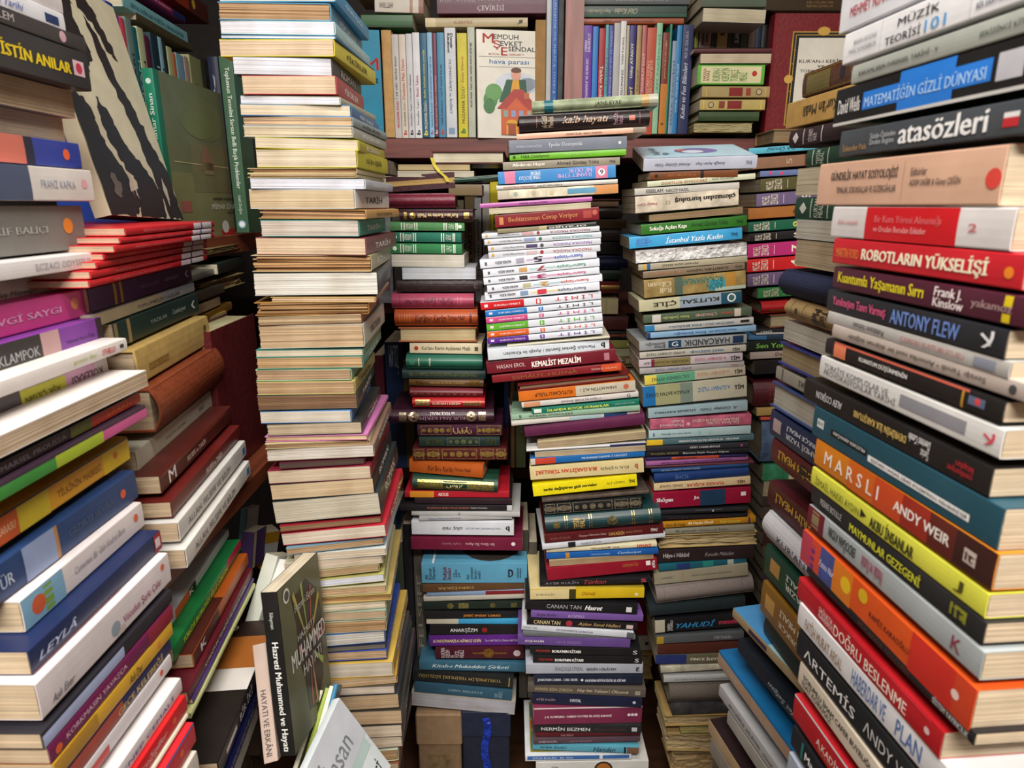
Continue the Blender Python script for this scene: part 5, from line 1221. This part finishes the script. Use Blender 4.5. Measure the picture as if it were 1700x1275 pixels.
# middle-right stack on the shelf
s = Stack('small stack on the shelf corner', 1210, 150, 1.36, jit=1.2, group='books of the small stack on the shelf corner')
b = s.b
b(1165, 1272, -34, -10, '8c8c70', W=.15)
b(1165, 1272, -9, 12, '4c5848', W=.15)
b(1167, 1271, 13, 36, 'b8b0a0', m='F', pg='d4c8a8', dy=3, W=.14)
b(1152, 1281, 80, 88, '4c2024', W=.12)
b(1163, 1280, 89, 105, 'c0b498', m='F', pg='d8c4a4', W=.13)
b(1158, 1269, 107, 141, '5ca43c', q(.05, .95, 'd0c89c', -.86, .86), t('KUR\'AN-I\nKERİM\'İN\nTÜRKÇE\nMEALİ', .22, .74, '5c9444', h=.66, r=1, b=1), t('HASAN\nBASRİ', .08, .18, '8c4c3c', h=.6, r=1), o(.85, 'b02828', .1, .28), W=.13)
b(1165, 1278, 143, 162, 'a08c5c', q(.4, .6, '7c1c1c', -.8, .8), q(.65, .72, '8c3c28', -.7, .7), o(.84, '4c2c34', 0, .6), o(.84, 'b0a078', 0, .45), q(.06, .07, 'd0b048', -.9, .9), q(.93, .94, 'd0b048', -.9, .9), W=.13)
b(1162, 1270, 165, 183, 'b09c5c', q(.29, .38, '7c3420', -.7, .7), q(.42, .64, '7c1c1c', -.8, .8), o(.17, '4c2c34', 0, .6), o(.17, 'b0a078', 0, .45), q(.05, .06, 'e0c048', -.9, .9), q(.93, .94, 'e0c048', -.9, .9), W=.13)
b(1160, 1260, 185, 201, '344828', W=.13, k='hard')
b(1152, 1249, 204, 220, '9c8c50', m='F', pg='bcac74', W=.12, rough=.4)
s.finish()
s = K3 = Row('gap over the shelf corner stack', 88, 1210, 1.42)
b = s.b
for i, (x0, x1, c) in enumerate([(1155, 1161, '8ca03c'), (1162, 1183, '8c7474'), (1183, 1192, '1c1c18'), (1192, 1210, '9c8450'), (1210, 1218, '1c2818'), (1218, 1232, '181c18'), (1232, 1244, '2c4428'), (1244, 1256, '74645c'), (1256, 1266, '1c3450'), (1266, 1278, '241c1c')]):
    dec = ()
    if i == 1:
        dec = (t('Demir\nKitabevi', .3, .9, '18181c', h=.6, b=3),)
    if i == 3:
        dec = (q(.5, .78, '4c2c14', -.4, .5),)
    if i == 5:
        dec = (t('ILIAN •', .2, .8, 'a8acb0', h=.5, b=2),)
    b(x0, x1, 38 + (i * 7) % 5, 79, c, *dec, down=(i == 1), W=.12)
s.finish()
# large red book, face on
fr = [('rect', .0, .0, .03, 1, '74141c', 1), ('rect', .21, .1, .9, .86, 'b08c3c', 1), ('rect', .225, .11, .885, .85, '1c2024', 2), ('rect', .245, .125, .865, .835, 'b08c3c', 3), ('rect', .255, .133, .855, .827, '1c2024', 4), ('rect', .285, .152, .825, .808, 'dcd8cc', 5),
      ('ell', .55, .86, .07, .035, 'c8a04c', 6), ('ell', .21, .48, .05, .035, 'c8a04c', 6), ('ell', .9, .48, .05, .035, 'c8a04c', 6), ('txt', "KUR'AN-I KERİM", .31, .61, .8, .645, '24242c', 0, 6), ('txt', 've', .52, .573, .6, .592, '24242c', 0, 6), ('txt', 'TÜRKÇE MEALİ', .33, .53, .78, .565, '24242c', 0, 6), ('txt', 'Mahmut Kısa', .42, .43, .66, .447, '4c4c4c', 0, 6)]
for i in range(6):
    fr.append(('rect', .228 + (i % 2) * .01, .16 + i * .11, .25 + (i % 2) * .01, .165 + i * .11, 'c8a04c', 6))
    fr.append(('rect', .86 - (i % 2) * .01, .16 + i * .11, .88 - (i % 2) * .01, .165 + i * .11, 'c8a04c', 6))
face_book((1268, pyz(1.42, Z1 + .004)), 1.42, (1412, pyz(1.42, Z1 + .004)), 1.42, (1284, 22), 1.355, .035, '74141c', fr, kind='hard', label='large dark red hardback Koran shown face-on with a gold-framed white panel', mat='leather')
s = Stack('pile over the large red Koran', 1340, 10, 1.36, jit=1, kind='soft', group='books lying above the large red Koran')
s.b(1272, 1420, -3, 18, '34240f', t('HACI BEKTAŞ-I VELİ', .45, .75, '8c6c3c', v=.3, h=.3, r=2), t('ALİ DERVİŞ DERGÂHI', .45, .75, '8c6c3c', v=-.3, h=.3, r=2))
s.finish()
s = Stack('tan books below the upper shelf', 1300, 230, 1.3, jit=1, kind='hard', group='books by the corner of the upper shelf')
s.b(1283, 1380, 214, 237, '8c6c48', m='F', pg='9c7c50')
s.finish()

# ---- below the upper shelf
s = Stack('flat books below the upper shelf', 760, 260, 1.2, jit=1, kind='hard', group='books lying flat below the upper shelf')
s.A = E.A
b = s.b
RB = b(716, 838, 250, 272, '4c141c', m='F', pg='dcd4b8', W=.15, lab='maroon hardback with cream pages and a yellow ribbon, under the upper shelf')
b(661, 780, 273, 283, 'b09c70', m='F', pg='c8b078', k='soft')
b(660, 787, 284, 294, 'c8c0a8', m='F', pg='c8c0a8', k='soft')
b(752, 830, 295, 304, '1c3c30', t('HADİSLER', .4, .8, '4c6c5c', h=.5), dy=-6)
b(745, 800, 306, 325, '6c5c40', k='soft')
s.finish()
rbm = MB()
rib = [(0, 0, 0), (.004, 0, -.012), (.012, -.004, -.022), (.022, -.004, -.03), (.026, -.004, -.038)]
vs = []
for (x, y, z) in rib:
    vs += [(x - .003, y, z), (x + .003, y, z)]
rbm.add(vs, [(2 * i, 2 * i + 1, 2 * i + 3, 2 * i + 2) for i in range(4)], cover_mat('c8b840', 'cloth'))
rb = link('ribbon_marker', rbm.mesh('ribbon_marker'), RB)
rb.matrix_world = Matrix.Translation(s.hit(717, 262, .002))

s = Row('dim shelf below the upper one', 500, 750, 1.43)
s.z0 = ZB2
b = s.b
b(607, 648, 352, 503, '74747c', t('MALİKA\nMALİKA', .1, .32, '94244c', h=.7, r=1, b=3), mat='worn')
b(650, 664, 352, 503, '403c34')
b(757, 770, 332, 503, '6c6450')
b(771, 787, 322, 503, '6c5c3c', t('ALLAH VARDIR', .15, .75, '241c10', h=.5, b=2))
b(787, 799, 328, 503, '9c9ca0', t('ibsen oyunları', .2, .75, '34343c', h=.5), down=1)
b(800, 813, 306, 503, 'a8a49c', o(.9, '9c6464', 0, .4), t('NASIL', .45, .62, '6c3c3c', h=.6), down=1)
b(813, 827, 300, 503, 'b8a81c', t('RUMELİ', .5, .8, '3c3810', h=.4, b=2))
b(1003, 1018, 330, 503, '3c3430')
b(1018, 1034, 340, 503, '2c343c')
s.finish()
s = Stack('flat books beside the dim shelf', 620, 320, 1.40, jit=1, kind='soft', group='books lying flat on the dim shelf')
b = s.b
b(606, 648, 266, 290, '4c3c30', t('MASAL', .2, .6, '6c5c4c', h=.4))
b(604, 652, 292, 304, 'a8a08c')
b(606, 642, 330, 349, '701420', t('FELSEFE', .3, .9, 'b08c84', h=.3))
s.finish()
s = Row('dim lower shelf behind the stacks', 776, 750, 1.43)
b = s.b
b(620, 636, 590, 776, '501828')
b(637, 668, 568, 776, '14284c', t('İSLAM', .75, .98, 'a8b8d0', h=.5, r=1))
b(668, 684, 600, 776, '54441c')
b(836, 846, 590, 776, '1c3460')
b(847, 855, 580, 776, '94744c')
b(856, 874, 572, 776, '5c6440', t('OSMANLI TARİHİ', .3, .8, '8c9474', h=.5))
b(1000, 1016, 580, 776, '3c302c')
b(1017, 1036, 600, 776, '34404c')
s.finish()
s = Row('lowest shelf behind the stacks', 1158, 750, 1.43)
b = s.b
b(640, 655, 860, 1158, '1c4464')
b(655, 668, 900, 1158, '3c4434')
b(668, 682, 870, 1158, '1c1c20')
b(683, 700, 860, 1158, '54504a', t('FELSEFE', .3, .7, '8c8878', h=.5))
b(862, 878, 880, 1158, '3c3830')
b(878, 892, 900, 1158, '54504a')
s.finish()

# ================================================================== left bookcase
LB = bpy.data.objects.new('side_bookcase', None)
COL.objects.link(LB)
LB['label'] = 'brown wooden bookcase along the left wall, its lower board lit along the edge'
LB['category'] = 'bookcase'
LW = wood_mat('7c4028', 'warm_wood', (60, 3, 60))
def Xd(px, X):
    return X * FPX / (px - CX)
XM = -.53
pr = P(410, 386, Xd(410, XM))
zM = pr.z
block('shelf', (-.95, 1.045, zM - .032), (XM + .02, 1.62, zM - .0005), LW, LB, False)
XL = P(445, 765, 1.03).x
pl = P(445, 765, 1.03)
block('shelf', (-.95, .60, pl.z - .024), (XL, 1.04, pl.z - .0005), LW, LB, False)
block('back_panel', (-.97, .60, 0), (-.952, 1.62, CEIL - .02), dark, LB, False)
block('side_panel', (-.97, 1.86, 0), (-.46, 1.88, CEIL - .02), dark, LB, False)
# album facing out
dl, dr = Xd(290, XM), Xd(410, XM)
face_book((290, 399), dl, (409.5, 386), dr, (250, 112), Xd(250, XM), .016, '147056', label='dark olive album shown face-on with its green spine towards the poster-like book', group='books on the side bookcase',
 front=[('rect', .05, 0, 1, 1, '6a7050', 0), ('rect', .05, .0, 1, .42, '7c7c54', 1), ('rect', .3, .3, .96, .62, '746e4c', 2), ('rect', .1, .48, .96, .485, 'c8bc90', 3), ('poly', [(.42, .45), (.44, .55), (.5, .62), (.56, .55), (.6, .45)], '8a6450', 4), ('rect', .45, .42, .58, .5, '847a54', 4), ('ell', .5, .78, .3, .14, '6e7450', 1), ('ell', .45, .74, .2, .09, '70784e', 2),
        ('rect', .12, .17, .24, .24, '9c5850', 3), ('txt', 'osmanlı mucizesi', .52, .25, .84, .275, '1c1c14', 0, 5), ('txt', 'MİMAR SİNAN', .5, .185, .88, .235, 'e8e8e0', 0, 5), ('txt', 'süleymaniye', .7, .15, .88, .17, '1c1c14', 0, 5), ('ell', .66, .06, .05, .045, 'd8d8d0', 5), ('rect', .6, .0, .8, .04, 'b02c28', 4)],
 decor=(t('Bir Osmanlı Mucizesi Mimar Sinan', .14, .95, 'c8d8cc', h=.42, r=2), o(.07, 'b8c8bc', 0, .5)))
s = Row('side bookcase', 386, 400, 1.27, group='books on the side bookcase')
b = s.b
b(343, 361, 94, 384, '1c2438', t('ﺣﻴﺎة اﻟﻨﺒﻲ', .1, .6, 'b8bcc8', h=.5), W=.12, k='hard', lab='dark navy hardback with white script on the spine, beside the tall green one', down=1)
s.finish()
s = Row('side bookcase', 386, 400, 1.22, group='books on the side bookcase')
b = s.b
b(362, 385, 93, 386, '3c5c44', t('Toplumun Temelini Sarsan Belli Başlı Problemler', .06, .74, 'dce4dc', h=.42, b=1), t('Lütfi Doğan', .78, .89, 'c8d4c8', h=.3), o(.95, '8cb0c8', 0, .6), o(.95, 'e0e8e8', 0, .4), down=1, W=.06, lab='tall green upright paperback with white lettering beside the page-out stack')
s.finish()
class SideRow(Stack):
    def up(s, x0, x1, yt, zb, col, *dec, down=0, W=.12):
        a, e = s.hit(x0, yt), s.hit(x1, yt)
        T = (Vector((e.x, e.y, 0)) - Vector((a.x, a.y, 0))).length * .98
        c = (a + e) / 2
        H = a.z - zb
        c.z = zb + H / 2
        ex = Vector((0, 0, -1 if down else 1))
        root = build_book(frame(ex, -s.n, c), H, W, T, col, dec, 'soft', 'dccfac')
        s.rows.append((root, col, 'S', T, [d for d in dec if d[0] == 't'], 'soft', 'dccfac', 0, None, None))
s = SideRow('row behind the olive album', 250, 60, 1.14, vp=770, group='upright books on the side bookcase')
for x0, x1, yt, c, tx in [(174, 186, 0, '1c3c94', 'b0bce0'), (187, 196, 22, '7c3c94', 'd8b8e0'), (197, 205, 27, 'c8485c', 'e8c8c8'), (206, 216, 27, '6c8480', '34443c'), (217, 225, 42, '1c646c', '98c4c4'), (226, 236, 43, 'b4bc94', '3c442c'), (238, 246, 57, '54203c', None), (248, 260, 53, '1c3440', 'a8bcc4'), (261, 267, 60, '8cb4c4', '24445c'), (268, 274, 68, '24302c', None), (276, 284, 76, 'b4b88c', '3c3c24'), (285, 290, 86, 'c86c40', None), (291, 303, 87, '7ca8b8', '2c4450'), (304, 311, 92, 'b89c98', '8c2c3c'), (313, 331, 90, '8c9064', '4c4c2c'), (332, 339, 99, '3c4030', None)]:
    s.up(x0, x1, yt, zM, c, *((t(R.choice(['TARİH VE İNSAN', 'AKDENİZ KIYILARI', 'ŞİİRLER', 'HALK MASALLARI']), .25, .85, tx, h=.5),) if tx else ()))
s.finish()
s = Stack('flat books over the row behind the album', 311, 60, 1.36, vp=770, jit=0, group='flat books on the side bookcase')
b = s.b
b(-.22, 345, 11, 40, '94341c', o(.62, 'd8b040', 0, .5), q(.5, 1, '54201c'), dy=0)
b(-.24, 307, 28, 38, '8c1c54', q(.75, 1, '242c64'), t('ÇOCUK EDEBİYATI', .3, .7, 'e0b8c8', h=.5), dy=0)
b(-.27, 311, 54, 73, '7cb4bc', t('SOSYAL DOĞRULAR VE EĞİTİM • OSMANLI KÜLTÜRÜ', .1, .92, '2c5c68', h=.4), dy=0)
b(-.25, 320, 74, 86, '4c4430')
s.finish()
# big cream and black book leaning over the red booklets
bl_ = [('rect', 0, 0, 1, 1, 'd4ccb0', 1)]
def blotch(pts, c='2c2628', lay=2):
    out = []
    n = 7 if lay < 4 else 3
    for i, p in enumerate(pts):
        e = pts[(i + 1) % len(pts)]
        for k in range(n):
            jt = 0 if k == 0 else .012
            out.append((min(1, max(0, p[0] + (e[0] - p[0]) * k / n + R.uniform(-jt, jt) * 1.6)), min(1, max(0, p[1] + (e[1] - p[1]) * k / n + R.uniform(-jt, jt)))))
    bl_.append(('poly', out, c, lay))
blotch([(.0, .0), (.3, .0), (.42, .06), (.36, .18), (.22, .3), (.18, .45), (.06, .5), (.0, .42)])
blotch([(.36, .0), (.7, .0), (.78, .1), (.66, .22), (.5, .3), (.42, .42), (.3, .5), (.26, .38), (.34, .24), (.46, .16)], lay=3)
blotch([(.78, .0), (1, .0), (1, .22), (.88, .34), (.8, .5), (.66, .64), (.6, .8), (.5, .86), (.52, .7), (.62, .52), (.7, .36), (.74, .2)])
blotch([(.0, .62), (.1, .58), (.22, .64), (.34, .6), (.44, .7), (.36, .82), (.42, .94), (.3, 1), (.12, 1), (.16, .84), (.04, .78)])
blotch([(.46, .88), (.6, .84), (.68, .74), (.78, .72), (.72, .84), (.6, .96), (.56, 1), (.46, 1)], lay=3)
blotch([(.36, .08), (.4, .14), (.38, .2), (.34, .14)], 'c8c0b0', 4)
blotch([(.84, .06), (.87, .12), (.85, .2), (.82, .12)], 'c8c0b0', 4)
blotch([(.12, .1), (.2, .08), (.24, .14), (.16, .18)], '6c6660', 4)
face_book((185, 357), .79, (304, 365), 1.0, (-37, -130), .665, .02, 'd4ccb0', bl_, kind='soft', label='tall cream book with black brushed blotches standing on the red booklets', pages='3c2420')

# maroon Koran and the things round it
XK = XL - .034
dA, dB = Xd(378, XK), Xd(443, XK)
face_book((378, pyz(dA, pl.z + .001)), dA, (443, pyz(dB, pl.z + .001)), dB, (371, 547), Xd(371, XK), .045, '58181c', kind='hard', label='large maroon hardback Koran with gilt script on its spine, upright on the lower side shelf', mat='leather', pages='e0d8a0',
          decor=(t('القرآن الكريم', .1, .45, 'b09c60', h=.7), t('تفسير', .6, .8, 'b09c60', h=.7)))
s = Stack('pile under the side shelf edge', 400, 480, 1.24, vp=740, jit=4, group='books of the pile under the album shelf')
b = s.b
for xr, y0, y1, c, pg, rg, m_ in [(398, 404, 412, '8c7c50', 'b0a068', .6, 'F'), (410, 424, 440, '24342c', None, 0, 'S'), (372, 441, 452, '74746c', None, 0, 'S'), (400, 452, 470, 'a08c60', 'a88c58', 1.5, 'F'), (370, 470, 486, '4c4438', None, 0, 'S'), (366, 492, 506, 'b0946c', 'c8a878', 0, 'F'), (386, 500, 514, '8c6820', None, 0, 'S'), (372, 515, 532, 'c8a848', 'd8c88c', 0, 'F'), (370, 532, 545, '6c7438', None, 0, 'S')]:
    b(-.19, xr, y0, y1, c, m=m_, pg=pg, rough=rg)
s.finish()
face_book((405, 915), 1.15, (424, 905), 1.2, (402, 852), 1.13, .012, '5c9cb8', label='small pale blue and white booklet below the edge of the side shelf', front=[('rect', 0, .5, 1, 1, 'd0d4d0', 1)])
face_book((418, 944), 1.1, (438, 930), 1.15, (414, 892), 1.08, .02, '4c346c', label='small book with a purple cover and cream spine below the side shelf', front=[('rect', 0, 0, .2, 1, 'c8bc94', 1)])
face_book((432, 945), 1.16, (456, 940), 1.18, (430, 888), 1.14, .03, 'a87c1c', label='mustard book with a white band in the dark below the side shelf', front=[('rect', 0, .35, 1, .7, 'b0b0b0', 1)])
face_book((418, 1070), .93, (448, 1060), .98, (428, 940), .90, .02, 'd0d4c8', label='white booklet with a black mark, standing by the olive face-on book', front=[('poly', [(.1, 0), (.5, .1), (.9, 0), (.9, .2), (.3, .35)], '1c1c18', 2)])
face_book((455, 1075), .92, (486, 1070), 1.0, (452, 942), .90, .018, 'dcdcd8', label='white upright booklet directly behind the olive face-on book', front=[('txt', 'Kulak', .6, .55, .95, .62, '6c6c6c', 1, 1)])
m1 = [('rect', 0, 0, 1, 1, '56583e', 1), ('poly', [(.25, .9), (.42, .88), (.62, .92), (.85, .8), (.95, .62), (.88, .42), (.82, .2), (.6, .08), (.42, .12), (.38, .35), (.28, .5), (.32, .7)], '221a16', 2)]
for (a0, b0, a1, b1, c) in [(.55, .5, .3, .9, 'a8a04c'), (.56, .5, .5, .92, '8c9c50'), (.58, .5, .9, .75, 'a89c48'), (.6, .48, .95, .5, '7c2430'), (.55, .46, .3, .55, '7c2430'), (.6, .45, .85, .3, '9cac58'), (.57, .45, .62, .1, 'b8845c'), (.54, .45, .5, .12, '8c4440'), (.6, .5, .72, .85, '8c3c34')]:
    dx, dy_ = b1 - b0, a0 - a1
    l = math.hypot(dx, dy_) or 1
    m1.append(('poly', [(a0, b0), (a1 + dx / l * .025, b1 + dy_ / l * .025), (a1 - dx / l * .025, b1 - dy_ / l * .025)], c, 3))
m1 += [('ell', .16, .93, .07, .045, 'd0d4cc', 4), ('ell', .16, .93, .05, .03, '3c443c', 5), ('txt', 'Hazret-i Ekrem', .3, .78, .8, .83, 'c8ccc0', 0, 5), ('txt', 'HAZRETİ', .3, .6, .72, .65, 'd8d8d0', 0, 5), ('txt', 'MUHAMMED', .12, .46, .97, .57, 'f0f0ec', 0, 6), ('txt', 'HAYATI', .36, .36, .82, .43, 'd8d8d0', 0, 5), ('txt', 'Süleyman Nazif', .55, .1, .85, .13, 'b8bcb0', 0, 5)]
face_book((490, 1254), .80, (551, 1152), .93, (444, 1000), .755, .02, '181818', m1, kind='soft', label='olive book with a torn-hole cover design, leaning face-on beside the page-out stack',
          decor=(t('Hazreti Muhammed ve Hayatı', .3, .97, 'e0e0dc', h=.5, b=2), t('Süleyman', .12, .22, 'c0c0b8', h=.3)))
face_book((462, 1262), .78, (478, 1240), .86, (430, 1090), .76, .016, 'a89488', label='dusty pink book spine squeezed left of the olive face-on book', decor=(t('HAYATI VE ERKÂNI', .4, .95, '2c2020', h=.5, b=1),), pages='d8ccb8')
face_book((488, 1320), .74, (590, 1440), .78, (573, 1173), .86, .012, 'c8d0d4', [('rect', .0, .0, .5, 1, 'b8bcc4', 1), ('rect', .5, .1, .62, .95, 'a8bcb8', 2), ('txt', 'HASANIN\nNİN HİKAYESİ', .62, .2, .94, .9, '34383c', 1, 3), ('txt', 'İnsan', .1, .3, .4, .8, '94989c', 1, 3)], kind='soft', label='white and grey booklet lying corner-up at the foot of the page-out stack')
for i, (x, c) in enumerate([(498, 'c8c4b0'), (512, '8c9c3c'), (522, 'd8d4c4'), (532, '1c6c90')]):
    face_book((x - 12, 1300), .84, (x - 2, 1290), .9, (x + 12 - i * 2, 1200 - i * 4), .80, .006, c, label='thin %s booklet standing between the olive book and the grey one' % cname(c), group='thin booklets at the foot of the page-out stack', spine='left')

# ================================================================== boxes under the stack of Korans
def box_thing(name, label, cat, x0, x1, yt, Yoff, H, dp, m, parts):
    c0, c1 = E.hit(x0, yt), E.hit(x1, yt)
    rt = bpy.data.objects.new(name, None)
    COL.objects.link(rt)
    cx = (c0.x + c1.x) / 2
    rt.location = (cx, c0.y, 0)
    rt['label'], rt['category'] = label, cat
    wd, h = (c1.x - c0.x) / 2, c0.z
    mb = MB()
    mb.box((-wd, 0, 0), (wd, dp, h), m)
    ob = link('body', mb.mesh('body'), rt)
    bv = ob.modifiers.new('edge', 'BEVEL')
    bv.width = .003
    parts(rt, wd, h, dp)
    return rt
def card_parts(rt, w2, h, dp):
    mb = MB()
    mb.box((-w2 - .003, -.004, h - .075), (w2 + .003, dp, h + .003), cover_mat('94785a', 'card'))
    ob = link('lid', mb.mesh('lid'), rt)
    ob.modifiers.new('edge', 'BEVEL').width = .003
    mb = MB()
    mb.box((-w2 + .02, -.0015, h - .15), (w2 - .015, -.0002, h - .1), cover_mat('7c6440', 'worn'))
    link('worn_sticker', mb.mesh('worn_sticker'), rt)
def navy_parts(rt, w2, h, dp):
    mb = MB()
    mb.box((-w2 - .002, -.003, h - .06), (w2 + .002, dp, h + .002), cover_mat('141e38', 'card'))
    ob = link('lid', mb.mesh('lid'), rt)
    ob.modifiers.new('edge', 'BEVEL').width = .002
    mb = MB()
    vs = []
    for i in range(9):
        z = h - .01 - i * (h * .8) / 8
        x = .004 * math.sin(i * 1.3)
        vs += [(x - .008, -.006 - .002 * math.cos(i * 2), z), (x + .008, -.006 + .002 * math.cos(i * 2), z)]
    mb.add(vs, [(2 * i, 2 * i + 1, 2 * i + 3, 2 * i + 2) for i in range(8)], cover_mat('1c3cb0', 'plastic'))
    link('ribbon', mb.mesh('ribbon'), rt)
box_thing('cardboard_box', 'brown cardboard box with a worn sticker under the recessed stack', 'box', 692, 764, 1186, 0, .3, .22, cover_mat('846a4e', 'card'), card_parts)
box_thing('gift_box', 'navy gift box with a shiny blue ribbon beside the brown cardboard box', 'box', 767, 846, 1182, 0, .3, .2, cover_mat('121a30', 'card'), navy_parts)
# black handle lying at the box
mb = MB()
hp = E.hit(705, 1190, .03)
mb.box((-.03, -.01, -.008), (.03, .01, .008), cover_mat('202024', 'leather'))
mb.box((.022, -.012, .004), (.034, .012, .03), cover_mat('202024', 'leather'))
mb.box((-.034, -.01, .004), (-.026, .01, .02), cover_mat('202024', 'leather'))
# ================================================================== supports under the stacks (below the picture)
def support(st, name, label, h_=.02, ylo=-9, yhi=9):
    zs, xs, ys = [], [], []
    root = st.rows[-1][0]
    mw = root.matrix_world
    T = st.rows[-1][3]
    bb = []
    for ch in root.children:
        if ch.name.startswith('cover'):
            for v in ch.data.vertices:
                bb.append(mw @ v.co)
    z = min(v.z for v in bb)
    x0, x1 = min(v.x for v in bb) + .008, max(v.x for v in bb) - .008
    y0, y1 = min(v.y for v in bb) + .008, max(v.y for v in bb) - .008
    y0, y1 = max(y0, ylo), min(y1, yhi)
    rt = bpy.data.objects.new(name, None)
    COL.objects.link(rt)
    rt.location = ((x0 + x1) / 2, (y0 + y1) / 2, 0)
    rt['label'], rt['category'] = label, 'stool'
    a, c = (x1 - x0) / 2, (y1 - y0) / 2
    W1 = wood_mat('2c2018', 'stool_wood', (5, 40, 40))
    mb = MB()
    mb.box((-a, -c, z - h_), (a, c, z - .001), W1)
    link('seat', mb.mesh('seat'), rt)
    for sx in (-1, 1):
        for sy in (-1, 1):
            mb = MB()
            mb.box((sx * a - sx * .03 - .012, sy * c - sy * .03 - .012, 0), (sx * a - sx * .03 + .012, sy * c - sy * .03 + .012, z - h_), W1)
            link('leg', mb.mesh('leg'), rt)
for st, nm in ((J, 'near stack by the right edge'), (A, 'near stack by the left edge'), (B2, 'pile under the side shelf board'), (D, 'page-out stack'), (F, 'central stack'), (Gs, 'centre-right stack'), (H, 'numbered novels'), (N, 'pile of magazines'), (Q, 'dim central stack')):
    support(st, 'stool', 'low wooden stool carrying the ' + nm, ylo=.74 if st is B2 else -9, yhi=.73 if st is A else 9)
bpy.context.view_layer.update()
